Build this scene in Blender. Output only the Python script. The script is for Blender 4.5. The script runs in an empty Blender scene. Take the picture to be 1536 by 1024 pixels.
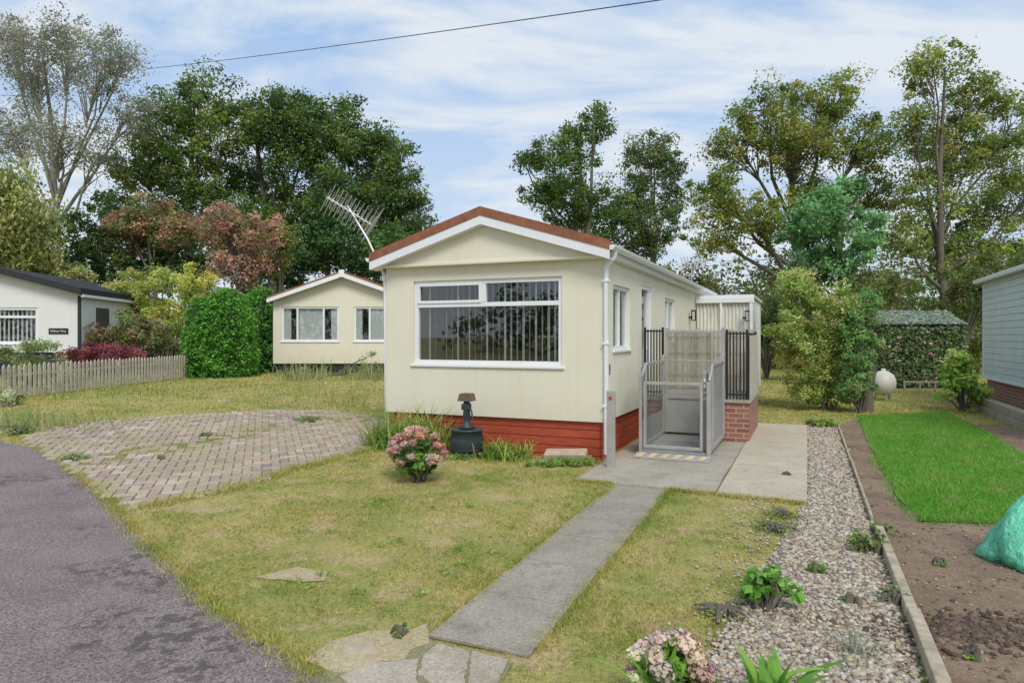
import bpy, math, random
import numpy as np
from mathutils import Vector, Matrix, geometry as mg
random.seed(7); rng=np.random.default_rng(7)
F=1024.;CX=768.;HY=505.;EYE=1.6
sc=bpy.context.scene
def sm(t):
    t=np.clip(t,0,1); return t*t*(3-2*t)
def tz(x,y):
    return .4*sm(((-x*.75+y*.66)-5)/12)
def site(u,v):
    z=0.
    for _ in range(14):
        d=(EYE-z)*F/(v-HY); x=(u-CX)/F*d; z=.5*z+.5*float(tz(x,d))
    return (x,d)
AX=(.918,-.397);BX=(.397,.918);C0=(1.172,8.76)
def L(a,b): return (C0[0]+a*AX[0]+b*BX[0], C0[1]+a*AX[1]+b*BX[1])
def wx(u,d): return (u-CX)/F*d
def wz(v,d): return EYE+(HY-v)/F*d
# ---------------- materials
def newmat(name):
    m=bpy.data.materials.new(name); m.use_nodes=True
    nt=m.node_tree; b=nt.nodes['Principled BSDF']; return m,nt,b
def node(nt,t,**k):
    n=nt.nodes.new(t)
    for a,v in k.items(): setattr(n,a,v)
    return n
def noise(nt,vec,scale,detail=5,rough=.6):
    n=node(nt,'ShaderNodeTexNoise'); n.inputs['Scale'].default_value=scale; n.inputs['Detail'].default_value=detail; n.inputs['Roughness'].default_value=rough
    if vec: nt.links.new(vec,n.inputs['Vector'])
    return n.outputs['Fac']
def ramp(nt,fac,stops):
    r=node(nt,'ShaderNodeValToRGB'); e=r.color_ramp.elements
    while len(e)<len(stops): e.new(.5)
    for i,(p,c) in enumerate(stops):
        e[i].position=p; e[i].color=(*c,1) if len(c)==3 else c
    nt.links.new(fac,r.inputs[0]); return r.outputs[0]
def mix(nt,fac,a,b,mode='MIX'):
    m=node(nt,'ShaderNodeMix',data_type='RGBA',blend_type=mode)
    for s,v in ((m.inputs[0],fac),(m.inputs[6],a),(m.inputs[7],b)):
        if isinstance(v,(int,float)): s.default_value=v
        elif isinstance(v,tuple): s.default_value=(*v[:3],1)
        else: nt.links.new(v,s)
    return m.outputs[2]
def bump(nt,b,h,strength,dist=.01):
    n=node(nt,'ShaderNodeBump'); n.inputs['Strength'].default_value=strength; n.inputs['Distance'].default_value=dist
    nt.links.new(h,n.inputs['Height']); nt.links.new(n.outputs[0],b.inputs['Normal'])
def coord(nt,kind='Object',sc3=None):
    if kind=='Pos': o=node(nt,'ShaderNodeNewGeometry').outputs['Position']
    else: o=node(nt,'ShaderNodeTexCoord').outputs[kind]
    if sc3:
        m=node(nt,'ShaderNodeMapping'); m.inputs['Scale'].default_value=sc3; nt.links.new(o,m.inputs[0]); o=m.outputs[0]
    return o
def M(name,col,rough=.6,dark=.75,vs=2.,bs=0.,bscale=60,dist=.004,metal=0,attr=False,kind='Object',sc3=None,spec=.4,light=1.12):
    m,nt,b=newmat(name); v=coord(nt,kind,sc3)
    f=noise(nt,v,vs,6,.65)
    c=ramp(nt,f,[(.3,tuple(min(1,x*dark) for x in col)),(.7,tuple(min(1,x*light) for x in col))])
    if attr:
        a=node(nt,'ShaderNodeAttribute',attribute_name='Col'); c=mix(nt,1.,c,a.outputs['Color'],'MULTIPLY')
    nt.links.new(c,b.inputs['Base Color']); b.inputs['Roughness'].default_value=rough; b.inputs['Metallic'].default_value=metal
    b.inputs['Specular IOR Level'].default_value=spec
    if bs: bump(nt,b,noise(nt,v,bscale,4),bs,dist)
    return m
def leafmat(name,trans=.3,rough=.55):
    m,nt,b=newmat(name); a=node(nt,'ShaderNodeAttribute',attribute_name='Col')
    nt.links.new(a.outputs['Color'],b.inputs['Base Color']); b.inputs['Roughness'].default_value=rough; b.inputs['Specular IOR Level'].default_value=.25
    t=node(nt,'ShaderNodeBsdfTranslucent'); nt.links.new(a.outputs['Color'],t.inputs[0])
    x=node(nt,'ShaderNodeMixShader'); x.inputs[0].default_value=trans
    nt.links.new(b.outputs[0],x.inputs[1]); nt.links.new(t.outputs[0],x.inputs[2])
    nt.links.new(x.outputs[0],nt.nodes['Material Output'].inputs[0]); return m
def glassmat(name,tint=(.93,.95,.95),boost=1.5,base=.09):
    m,nt,b=newmat(name); nt.nodes.remove(b)
    t=node(nt,'ShaderNodeBsdfTransparent'); t.inputs[0].default_value=(*tint,1)
    g=node(nt,'ShaderNodeBsdfGlossy'); g.inputs['Roughness'].default_value=.01
    f=node(nt,'ShaderNodeFresnel'); f.inputs[0].default_value=1.5
    ma=node(nt,'ShaderNodeMath',operation='MULTIPLY_ADD'); ma.inputs[1].default_value=boost; ma.inputs[2].default_value=base
    nt.links.new(f.outputs[0],ma.inputs[0])
    ge=node(nt,'ShaderNodeNewGeometry'); iv=node(nt,'ShaderNodeMath',operation='SUBTRACT'); iv.inputs[0].default_value=1; nt.links.new(ge.outputs['Backfacing'],iv.inputs[1])
    mm=node(nt,'ShaderNodeMath',operation='MULTIPLY'); mm.use_clamp=True; nt.links.new(ma.outputs[0],mm.inputs[0]); nt.links.new(iv.outputs[0],mm.inputs[1])
    x=node(nt,'ShaderNodeMixShader'); nt.links.new(mm.outputs[0],x.inputs[0]); nt.links.new(t.outputs[0],x.inputs[1]); nt.links.new(g.outputs[0],x.inputs[2])
    nt.links.new(x.outputs[0],nt.nodes['Material Output'].inputs[0]); return m
def lawnmat(name,attr,green,straw,bare,lo=.36,hi=.58):
    m,nt,b=newmat(name); v=coord(nt,'Pos')
    f1=noise(nt,v,1.1,7,.78); c=ramp(nt,f1,[(lo,green),(hi,straw)])
    f2=noise(nt,v,2.3,6,.7); k=ramp(nt,f2,[(.52,(0,0,0)),(.64,(1,1,1))])
    c=mix(nt,k,c,bare)
    f3=noise(nt,v,30,3); c=mix(nt,.55,c,ramp(nt,f3,[(.3,(.55,.55,.55)),(.7,(1.3,1.3,1.3))]),'MULTIPLY')
    if attr:
        a=node(nt,'ShaderNodeAttribute',attribute_name='Col'); c=mix(nt,1.,c,a.outputs['Color'],'MULTIPLY')
        t=node(nt,'ShaderNodeBsdfTranslucent'); nt.links.new(c,t.inputs[0]); x=node(nt,'ShaderNodeMixShader'); x.inputs[0].default_value=.35
        nt.links.new(b.outputs[0],x.inputs[1]); nt.links.new(t.outputs[0],x.inputs[2]); nt.links.new(x.outputs[0],nt.nodes['Material Output'].inputs[0])
    else: bump(nt,b,noise(nt,v,60,4),.8,.02)
    nt.links.new(c,b.inputs['Base Color']); b.inputs['Roughness'].default_value=.8; b.inputs['Specular IOR Level'].default_value=.15
    return m
GREEN=(.23,.27,.06);STRAW=(.44,.37,.14);BARE=(.5,.38,.2)
m_ground=lawnmat('lawn_ground',False,GREEN,STRAW,BARE)
m_blade=lawnmat('lawn_blades',True,(.27,.36,.06),(.58,.51,.17),(.66,.54,.27))
m_blade2=lawnmat('lush_blades',True,(.16,.42,.05),(.25,.49,.08),(.36,.46,.13))
m_lush=lawnmat('lush_ground',False,(.11,.27,.04),(.16,.3,.05),(.28,.28,.1))
m_leaf=leafmat('leaf',.4); m_petal=leafmat('petal',.2,.7)
def asphalt():
    m,nt,b=newmat('asphalt'); v=coord(nt,'Pos')
    f=noise(nt,v,1.3,6,.7); c=ramp(nt,f,[(.3,(.195,.158,.155)),(.7,(.275,.23,.222))])
    f=noise(nt,v,70,4,.85); c=mix(nt,1.,c,ramp(nt,f,[(.38,(.4,.4,.4)),(.62,(1.6,1.55,1.5))]),'MULTIPLY')
    f=noise(nt,v,.7,4,.6); k=ramp(nt,f,[(.52,(0,0,0)),(.58,(1,1,1))]); f4=noise(nt,v,9,4,.7); k2=ramp(nt,f4,[(.5,(0,0,0)),(.56,(.75,.75,.75))]); k=mix(nt,1.,k,k2,'MULTIPLY')
    c=mix(nt,k,c,(.085,.07,.07))
    nt.links.new(c,b.inputs['Base Color']); b.inputs['Roughness'].default_value=.9; b.inputs['Specular IOR Level'].default_value=.2
    bump(nt,b,noise(nt,v,90,4),.8,.008); return m
m_road=asphalt()
def concrete(name,c1,c2,bs=.4,blotch=(.12,.11,.09),bl=.7):
    m,nt,b=newmat(name); v=coord(nt,'Pos')
    c=ramp(nt,noise(nt,v,1.7,6,.7),[(.3,c1),(.7,c2)])
    c=mix(nt,.8,c,ramp(nt,noise(nt,v,60,4,.8),[(.35,(.6,.6,.6)),(.65,(1.3,1.3,1.3))]),'MULTIPLY')
    k=ramp(nt,noise(nt,v,5,8,.8),[(.52,(0,0,0)),(.68,(bl,bl,bl))]); c=mix(nt,k,c,blotch)
    nt.links.new(c,b.inputs['Base Color']); b.inputs['Roughness'].default_value=.85; b.inputs['Specular IOR Level'].default_value=.25; bump(nt,b,noise(nt,v,90,4),bs,.006); return m
m_slab=concrete('path_concrete',(.27,.24,.185),(.4,.36,.29),.5,(.16,.14,.1))
m_pad=concrete('pad_concrete',(.34,.3,.24),(.48,.43,.35),.4,(.22,.195,.15))
m_pad2=concrete('pad_slab_light',(.46,.395,.29),(.57,.5,.38),.3,(.32,.27,.19),.6)
m_joint=concrete('joint_moss',(.17,.16,.09),(.25,.23,.13),.5)
m_apron=concrete('apron_concrete',(.36,.31,.23),(.58,.5,.4),.7,(.27,.2,.12))
m_moss=concrete('joint_sand',(.22,.2,.11),(.34,.3,.17),.6,(.17,.21,.06))
m_soil=concrete('soil',(.18,.12,.075),(.33,.235,.16),1.,(.1,.065,.045))
m_grav=concrete('gravel_bed',(.25,.2,.14),(.42,.35,.26),1.)
def stucco(name,col):
    m,nt,b=newmat(name); v=coord(nt,'Object')
    c=ramp(nt,noise(nt,v,1.1,6,.6),[(.3,tuple(x*.95 for x in col)),(.7,col)])
    v2=coord(nt,'Object',(5,5,.35)); k=ramp(nt,noise(nt,v2,1.6,5,.7),[(.5,(1,1,1)),(.8,(.92,.9,.83))]); c=mix(nt,.8,c,k,'MULTIPLY')
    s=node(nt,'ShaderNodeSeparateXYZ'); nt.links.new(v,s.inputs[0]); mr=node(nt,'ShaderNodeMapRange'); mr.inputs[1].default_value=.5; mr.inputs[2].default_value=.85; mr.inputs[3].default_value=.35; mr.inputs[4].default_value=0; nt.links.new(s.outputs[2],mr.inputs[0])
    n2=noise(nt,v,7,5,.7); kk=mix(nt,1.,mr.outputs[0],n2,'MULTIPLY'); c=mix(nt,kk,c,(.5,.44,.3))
    nt.links.new(c,b.inputs['Base Color']); b.inputs['Roughness'].default_value=.9; b.inputs['Specular IOR Level'].default_value=.15
    bump(nt,b,noise(nt,v,110,4,.7),.5,.006); return m
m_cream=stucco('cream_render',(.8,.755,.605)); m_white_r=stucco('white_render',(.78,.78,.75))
m_upvc=M('white_upvc',(.84,.85,.86),.35,.93,3,light=1.)
m_offw=M('offwhite_paint',(.66,.65,.58),.5,.85,4,light=1.)
m_red=M('red_painted_board',(.47,.085,.038),.6,.7,5,.3,30,sc3=(1,1,6))
m_roof=M('brown_roof_felt',(.34,.14,.078),.9,.65,7,.8,150,.01)
m_black=M('black_metal',(.025,.025,.028),.45,.8,5)
m_blackp=M('black_plinth',(.03,.032,.035),.7,.7,5)
m_steel=M('grey_metal',(.48,.46,.43),.4,.8,3,metal=.3)
m_steel2=M('grey_panel',(.38,.385,.37),.4,.85,3,metal=.2)
m_wood=M('weathered_timber',(.42,.36,.28),.85,.6,4,.5,40,sc3=(8,8,1))
m_wood2=M('edging_timber',(.5,.42,.3),.85,.5,9,.5,40)
m_brownf=M('brown_fence',(.26,.135,.075),.8,.6,5,.4,30)
m_bark=M('bark',(.19,.165,.13),.95,.5,2,.8,12,.03,sc3=(3,3,.6))
m_barkg=M('pale_bark',(.4,.38,.33),.95,.5,2,.6,12,.03,sc3=(3,3,.6))
m_glass=glassmat('window_glass'); m_glass2=glassmat('acrylic',(.92,.94,.94),.7,.03)
m_blind=M('blind_fabric',(.66,.65,.61),.8,.85,3)
m_curt=M('curtain',(.74,.75,.72),.8,.6,12,sc3=(6,6,.2),light=1.)
m_teal=M('blind_teal',(.24,.38,.36),.6,.8,6)
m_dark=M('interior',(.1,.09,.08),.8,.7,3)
m_dkplast=M('dark_plastic',(.035,.05,.06),.45,.7,8)
m_stone=M('ornament_stone',(.2,.14,.11),.8,.5,12,.5,40)
m_tan=M('tan_stone',(.5,.4,.28),.85,.75,8,.5,40)
m_peb=M('pebble',(1,1,1),.7,.7,60,attr=True,kind='Pos')
m_reed=M('reed',(.7,.64,.52),.8,.4,30,.4,50,sc3=(6,6,.3))
m_corr=M('corrugated_sheet',(.75,.73,.66),.5,.7,5,sc3=(4,4,.4))
m_clad=M('pale_blue_cladding',(.66,.74,.74),.55,.92,2,light=1.03)
m_yel=M('hazard_sand',(.64,.5,.28),.6,.9,4)
def netmat():
    m,nt,b=newmat('green_net'); v=coord(nt)
    w=node(nt,'ShaderNodeTexChecker'); w.inputs['Scale'].default_value=110; nt.links.new(v,w.inputs[0])
    w.inputs['Color1'].default_value=(.1,.55,.33,1); w.inputs['Color2'].default_value=(.22,.7,.48,1)
    c=mix(nt,.6,w.outputs[0],ramp(nt,noise(nt,v,5,5),[(.35,(.45,.55,.45)),(.65,(1.15,1.15,1.15))]),'MULTIPLY'); nt.links.new(c,b.inputs['Base Color'])
    b.inputs['Roughness'].default_value=.5; bump(nt,b,noise(nt,coord(nt,'Object',(1,1,.35)),11,5),1.,.08); return m
m_net=netmat()
def brickmat():
    m,nt,b=newmat('red_brick'); v=coord(nt,'Object')
    s=node(nt,'ShaderNodeSeparateXYZ'); nt.links.new(v,s.inputs[0]); ad=node(nt,'ShaderNodeMath',operation='ADD'); nt.links.new(s.outputs[0],ad.inputs[0]); nt.links.new(s.outputs[1],ad.inputs[1])
    cb=node(nt,'ShaderNodeCombineXYZ'); nt.links.new(ad.outputs[0],cb.inputs[0]); nt.links.new(s.outputs[2],cb.inputs[1])
    t=node(nt,'ShaderNodeTexBrick'); nt.links.new(cb.outputs[0],t.inputs[0]); t.inputs['Color1'].default_value=(.38,.15,.1,1); t.inputs['Color2'].default_value=(.26,.1,.065,1); t.inputs['Mortar'].default_value=(.4,.35,.29,1)
    t.inputs['Scale'].default_value=1; t.inputs['Brick Width'].default_value=.225; t.inputs['Row Height'].default_value=.075; t.inputs['Mortar Size'].default_value=.008
    nt.links.new(t.outputs[0],b.inputs['Base Color']); b.inputs['Roughness'].default_value=.85; bump(nt,b,t.outputs[1],-.5,.01); return m
m_brick=brickmat()
# ---------------- mesh helpers
def link(o,parent=None):
    sc.collection.objects.link(o)
    if parent: o.parent=parent
    return o
def mesh_np(name,V,Fc,mat,parent=None,cols=None,smooth=False):
    V=np.asarray(V,dtype=np.float32).reshape(-1,3)
    me=bpy.data.meshes.new(name); me.vertices.add(len(V)); me.vertices.foreach_set('co',V.ravel())
    if isinstance(Fc,np.ndarray): Fc=[Fc]
    idx=np.concatenate([f.ravel() for f in Fc]).astype(np.int32)
    cnt=np.concatenate([np.full(len(f),f.shape[1]) for f in Fc]).astype(np.int32)
    st=np.concatenate([[0],np.cumsum(cnt)[:-1]]).astype(np.int32)
    me.loops.add(len(idx)); me.loops.foreach_set('vertex_index',idx)
    me.polygons.add(len(cnt)); me.polygons.foreach_set('loop_start',st)
    me.polygons.foreach_set('use_smooth',np.full(len(cnt),bool(smooth)))
    me.update(calc_edges=True)
    if cols is not None:
        at=me.color_attributes.new('Col','FLOAT_COLOR','POINT'); cc=np.ones((len(V),4),dtype=np.float32); cc[:,:3]=cols; at.data.foreach_set('color',cc.ravel())
    me.materials.append(mat); return link(bpy.data.objects.new(name,me),parent)
def empty(name,loc=(0,0,0),rz=0):
    e=bpy.data.objects.new(name,None); e.location=loc; e.rotation_euler=(0,0,rz); e.empty_display_size=.3; return link(e)
BOXF=np.array([[0,2,3,1],[4,5,7,6],[0,1,5,4],[2,6,7,3],[0,4,6,2],[1,3,7,5]])
def boxes(name,parent,mat,bl,bev=0):
    V=[];Fa=[]
    for i,(x0,x1,y0,y1,z0,z1) in enumerate(bl):
        x0,x1=sorted((x0,x1));y0,y1=sorted((y0,y1));z0,z1=sorted((z0,z1))
        V+= [(x,y,z) for z in (z0,z1) for y in (y0,y1) for x in (x0,x1)]
        Fa.append(BOXF+8*i)
    o=mesh_np(name,np.array(V),np.concatenate(Fa),mat,parent)
    if bev:
        md=o.modifiers.new('b','BEVEL'); md.width=bev; md.segments=2; md.limit_method='ANGLE'
    return o
def tubes(name,parent,mat,lst,sides=8,smooth=True):
    Vs=[];Fs=[];off=0
    for pts,rad in lst:
        pts=np.asarray(pts,float); n=len(pts); rad=np.broadcast_to(np.asarray(rad,float),(n,))
        T=np.gradient(pts,axis=0); T/=np.linalg.norm(T,axis=1)[:,None]+1e-9
        up=np.array([0,0,1.]) if abs(T[0][2])<.9 else np.array([1.,0,0])
        Nn=np.cross(T,up); Nn/=np.linalg.norm(Nn,axis=1)[:,None]+1e-9; Bn=np.cross(T,Nn)
        an=np.linspace(0,2*np.pi,sides,endpoint=False)
        ring=pts[:,None,:]+rad[:,None,None]*(np.cos(an)[None,:,None]*Nn[:,None,:]+np.sin(an)[None,:,None]*Bn[:,None,:])
        Vs.append(ring.reshape(-1,3)); i=np.arange(n-1)[:,None]*sides; j=np.arange(sides)[None,:]; j2=(j+1)%sides
        Fs.append((np.stack([i+j,i+j2,i+sides+j2,i+sides+j],-1).reshape(-1,4))+off)
        off+=n*sides
    return mesh_np(name,np.concatenate(Vs),np.concatenate(Fs),mat,parent,smooth=smooth)
def lathe(name,parent,mat,prof,cx,cy,z0=0,sides=28,ribs=0):
    an=np.linspace(0,2*np.pi,sides,endpoint=False); V=[]
    for r,z in prof:
        rr=r*(1+(ribs*np.cos(an*sides/4) if ribs else 0))
        V.append(np.stack([cx+rr*np.cos(an),cy+rr*np.sin(an),np.full(sides,z0+z)],-1))
    n=len(prof); i=np.arange(n-1)[:,None]*sides; j=np.arange(sides)[None,:]; j2=(j+1)%sides
    Fq=np.stack([i+j,i+j2,i+sides+j2,i+sides+j],-1).reshape(-1,4)
    return mesh_np(name,np.concatenate(V),Fq,mat,parent,smooth=True)
def inpoly(P,poly):
    x=P[:,0];y=P[:,1];r=np.zeros(len(P),bool);n=len(poly);j=n-1
    for i in range(n):
        xi,yi=poly[i];xj,yj=poly[j]
        if yi!=yj: r^=((yi>y)!=(yj>y))&(x<(xj-xi)*(y-yi)/(yj-yi)+xi)
        j=i
    return r
def resample(poly,step,jit=0,closed=True):
    out=[];n=len(poly)
    for i in range(n if closed else n-1):
        a=np.array(poly[i]);b=np.array(poly[(i+1)%n]);k=max(1,int(np.linalg.norm(b-a)/step))
        for t in range(k):
            p=a+(b-a)*t/k
            if jit: p=p+rng.normal(0,jit,2)
            out.append(tuple(p))
    return out
def sheet(name,poly,mat,off,step=.4,jit=0,bstep=None,amp=0,parent=None):
    bp=resample(poly,bstep or step,jit); xs=[p[0] for p in bp];ys=[p[1] for p in bp]
    gx,gy=np.meshgrid(np.arange(min(xs)+step*.37,max(xs),step),np.arange(min(ys)+step*.41,max(ys),step)); P=np.stack([gx.ravel(),gy.ravel()],-1)
    P=P[inpoly(P,bp)]
    vs=[Vector(p) for p in bp]+[Vector(p) for p in P]
    r=mg.delaunay_2d_cdt(vs,[],[list(range(len(bp)))],1,1e-5)
    V=np.array([(v.x,v.y) for v in r[0]]); Z=tz(V[:,0],V[:,1])+off
    if amp: Z=Z+amp*rng.random(len(Z))
    V3=np.column_stack([V,Z]); Fa=np.array([list(f) for f in r[2]])
    a=V3[Fa[:,0]];b=V3[Fa[:,1]];c=V3[Fa[:,2]]; fl=np.cross(b-a,c-a)[:,2]<0; Fa[fl]=Fa[fl][:,::-1]
    return mesh_np(name,V3,Fa,mat,parent,smooth=True)
# ---------------- ground sheets
xs=np.concatenate([[-600,-300,-150,-80,-50,-35],np.arange(-26,18.1,.5),[22,30,45,80,150,300,600]])
ys=np.concatenate([[-600,-300,-150,-80,-40,-20],np.arange(-10,36.1,.5),[40,50,65,90,150,300,600]])
gx,gy=np.meshgrid(xs,ys); nx=len(xs)
V=np.stack([gx.ravel(),gy.ravel(),tz(gx,gy).ravel()],-1)
i=np.arange(len(ys)-1)[:,None]*nx; j=np.arange(nx-1)[None,:]
mesh_np('ground',V,np.stack([i+j,i+j+1,i+nx+j+1,i+nx+j],-1).reshape(-1,4),m_ground,smooth=True)
S=lambda l:[site(*p) for p in l]
road_e=S([(-260,640),(-60,648),(0,662),(45,672),(100,702),(150,737),(185,777),(215,815),(260,855),(310,905),(380,955),(450,1000),(478,1024)])
road=road_e+[(-.6,2.2),(-.2,1),(.4,-2),(1.5,-8),(-5,-9.5),(-14,-4),(-20,2),(-24,8)]
sheet('road',road,m_road,.01,.5,.018,.09)
drive=S([(48,668),(40,652),(110,637),(250,624),(400,616),(490,616),(575,628),(578,662),(540,678),(440,705),(330,738),(188,766),(150,737),(100,702)])
sheet('driveway_bedding',drive,m_moss,.006,.4,.02,.2)
strip=S([(95,700),(105,691),(330,653),(470,626),(575,627),(575,633),(480,638),(330,665),(125,704)])
pathp=[L(.5,-1.4),L(1.08,-1.4),L(1.12,-5.35),L(.54,-5.35)]
apron=S([(640,962),(700,975),(765,992),(745,1024)])+[(-.1,2.6),(-.85,2.75),(-.95,3.1)]+S([(500,992),(560,988),(600,990)])
padA=[L(.02,-1.28),L(1.54,-1.28),L(1.54,2.4),L(.02,2.4)]
padB=[L(1.555,-1.38),L(2.4,-1.38),L(2.4,4.7),L(1.555,4.7)]
gravel=[L(2.41,-1.36),L(2.41,4.7),L(2.45,6),L(2.88,5.4),L(2.88,-6.5),L(1.7,-6.5),L(1.8,-5.6),L(1.95,-4.9),L(2.03,-4.2),L(2.2,-3.1)]
lawnR=S([(1285,625),(1420,620),(1480,650),(1560,700),(1700,780)])+[L(5.6,-3)]+S([(1500,789),(1385,785),(1350,750),(1312,685)])
soil=[L(2.93,5.2),L(3.3,6.3),L(5.6,6.2),L(6.2,2),L(6.5,-3),L(6.5,-7),L(2.95,-7)]
sheet('gravel_path_bed',gravel,m_grav,.008,.3,.03,.2)
sheet('soil_bed',soil,m_soil,.005,.15,.0,.3,amp=.012)
sheet('right_lawn',lawnR,m_lush,.026,.4,.02,.2)
sheet('apron_bedding',apron,m_moss,.006,.3,.03,.12)
sheet('path_bedding',[L(.52,-1.28),L(1.06,-1.28),L(1.12,-5.36),L(.57,-5.36)],m_joint,.009,.3,.0,.3)
sheet('pad_bedding',[L(.05,-1.26),L(2.38,-1.35),L(2.38,4.68),L(.05,2.35)],m_joint,.006,.4,0,.4)
m_bare=concrete('bare_earth',(.42,.33,.19),(.54,.45,.28),.8,(.3,.25,.12))
wear=S([(400,862),(440,852),(490,856),(485,868),(430,872)])
wear2=S([(465,992),(500,960),(560,948),(640,940),(650,962),(600,992),(500,1010)])
sheet('bare_patch',wear,m_bare,.007,.2,.03,.1)
sheet('bare_patch',wear2,m_bare,.007,.2,.03,.1)
def slabs(name,lst,mat,th=.03,top=.02,bev=.006,rag=.012,dzs=.003):
    V=[];Fa=[]
    for k,q in enumerate(lst):
        dz=float(np.clip(rng.normal(0,dzs),-.005,.005)); q=[(p[0]+rng.normal(0,rag*.3),p[1]+rng.normal(0,rag*.3)) for p in q]
        pts=[]
        for e in range(len(q)):
            a=np.array(q[e]);b=np.array(q[(e+1)%len(q)]); n=6
            for t in range(n):
                p=a+(b-a)*t/n
                if t: p=p+rng.normal(0,rag*.22,2)
                pts.append(p)
        o=len(V); n=len(pts)
        for z in (-th,top+dz):
            for p in pts: V.append((p[0],p[1],float(tz(*p))+z))
        Fa.append(list(range(o+n,o+2*n)))
        for e in range(n): Fa.append([o+e,o+(e+1)%n,o+n+(e+1)%n,o+n+e])
    me=bpy.data.meshes.new(name); me.from_pydata([tuple(map(float,v)) for v in V],[],Fa); me.update(); me.materials.append(mat); ob=link(bpy.data.objects.new(name,me))
    if bev:
        md=ob.modifiers.new('b','BEVEL'); md.width=bev; md.segments=1; md.limit_method='ANGLE'
    return ob
q=[];N_=6;ln=(5.35-1.29)/N_
for k in range(N_):
    b=-5.35+k*ln; sft=.05*(-b-1.3)/4
    q.append([L(.5+sft,b+.006),L(1.08+sft,b+.006),L(1.08+sft-.01,b+ln-.006),L(.5+sft-.01,b+ln-.006)])
slabs('path_slabs',q,m_slab,rag=.02,bev=.003,top=.02)
q=[]
for b0,b1 in ((-1.28,.2),(.2,2.3)):
    q.append([L(.03,b0+.006),L(1.54,b0+.006),L(1.54,b1-.006),L(.03,b1-.006)])
slabs('concrete_pad',q,m_pad,top=.022,rag=.015,bev=.003)
q=[]
for k in range(7):
    b0=-1.38+k*.87; q.append([L(1.56,b0+.007),L(2.4,b0+.007),L(2.4,b0+.863),L(1.56,b0+.863)])
slabs('paving_slabs',q,m_pad2,top=.03,rag=.006,bev=.004)
q=[S([(636,985),(655,967),(705,978),(700,1004),(660,1030),(628,1015)]),S([(709,979),(762,992),(748,1026),(700,1034),(706,1006)]),S([(508,1016),(560,1000),(628,990),(622,1020),(640,1060),(560,1060)]),S([(646,1030),(695,1010),(698,1040),(740,1034),(720,1090),(650,1080)])]
slabs('crazy_paving',q,m_apron,top=.016,rag=.02,bev=.003)
# herringbone bricks
W=.105; A0=math.radians(20); ca,sa=math.cos(A0),math.sin(A0); V=[];Cc=[];n=0;Fa=[]
dp=np.array(drive); ctr=dp.mean(0)
cand=[]
for i in range(-110,110):
    for j in range(-110,110):
        c=(i-j)%4
        if c==0: cand.append((i*W,j*W,2*W,W))
        elif c==3: cand.append((i*W,j*W,W,2*W))
cand=np.array(cand); cc=cand[:,:2]+cand[:,2:]/2
cw=np.stack([ctr[0]+cc[:,0]*ca-cc[:,1]*sa,ctr[1]+cc[:,0]*sa+cc[:,1]*ca],-1)
keep=inpoly(cw,drive)&~(inpoly(cw,strip)&(rng.random(len(cw))<.4))
for (cx,cy),(x,y,w,h) in zip(cw[keep],cand[keep]):
    g=.005; tilt=rng.normal(0,.002,4); z0=float(tz(cx,cy))
    tone=rng.choice([0,1,2,3],p=[.4,.25,.25,.1]); col=np.array([(.45,.34,.28),(.4,.3,.25),(.48,.41,.33),(.34,.28,.24)][tone])*rng.uniform(.85,1.12)
    hw,hh=w/2-g,h/2-g
    for lv,(e,z) in enumerate(((0,.0),(.0,.016),(.006,.022))):
        for k,(sx,sy) in enumerate(((-1,-1),(1,-1),(1,1),(-1,1))):
            lx,ly=sx*(hw-e),sy*(hh-e); V.append((cx+lx*ca-ly*sa,cy+lx*sa+ly*ca,z0+z+(tilt[k] if lv else 0)))
    Cc+=[col]*12
    for lv in (0,4):
        for k in range(4):
            k2=(k+1)%4; Fa.append((n+lv+k,n+lv+k2,n+lv+4+k2,n+lv+4+k))
    Fa.append((n+8,n+9,n+10,n+11)); n+=12
def pavermat():
    m,nt,b=newmat('paver'); v=coord(nt,'Pos'); a=node(nt,'ShaderNodeAttribute',attribute_name='Col')
    c=mix(nt,1.,a.outputs['Color'],ramp(nt,noise(nt,v,1.2,6,.7),[(.3,(.8,.8,.8)),(.7,(1.2,1.2,1.2))]),'MULTIPLY')
    c=mix(nt,.7,c,ramp(nt,noise(nt,v,60,4,.7),[(.35,(.7,.7,.7)),(.65,(1.25,1.25,1.25))]),'MULTIPLY')
    k=ramp(nt,noise(nt,v,1.6,8,.8),[(.45,(0,0,0)),(.6,(.85,.85,.85))]); c=mix(nt,k,c,(.38,.34,.2))
    nt.links.new(c,b.inputs['Base Color']); b.inputs['Roughness'].default_value=.9; b.inputs['Specular IOR Level'].default_value=.2; bump(nt,b,noise(nt,v,80,3),.3,.004); return m
mesh_np('brick_driveway',np.array(V),np.array(Fa),pavermat(),cols=np.array(Cc))
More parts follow.
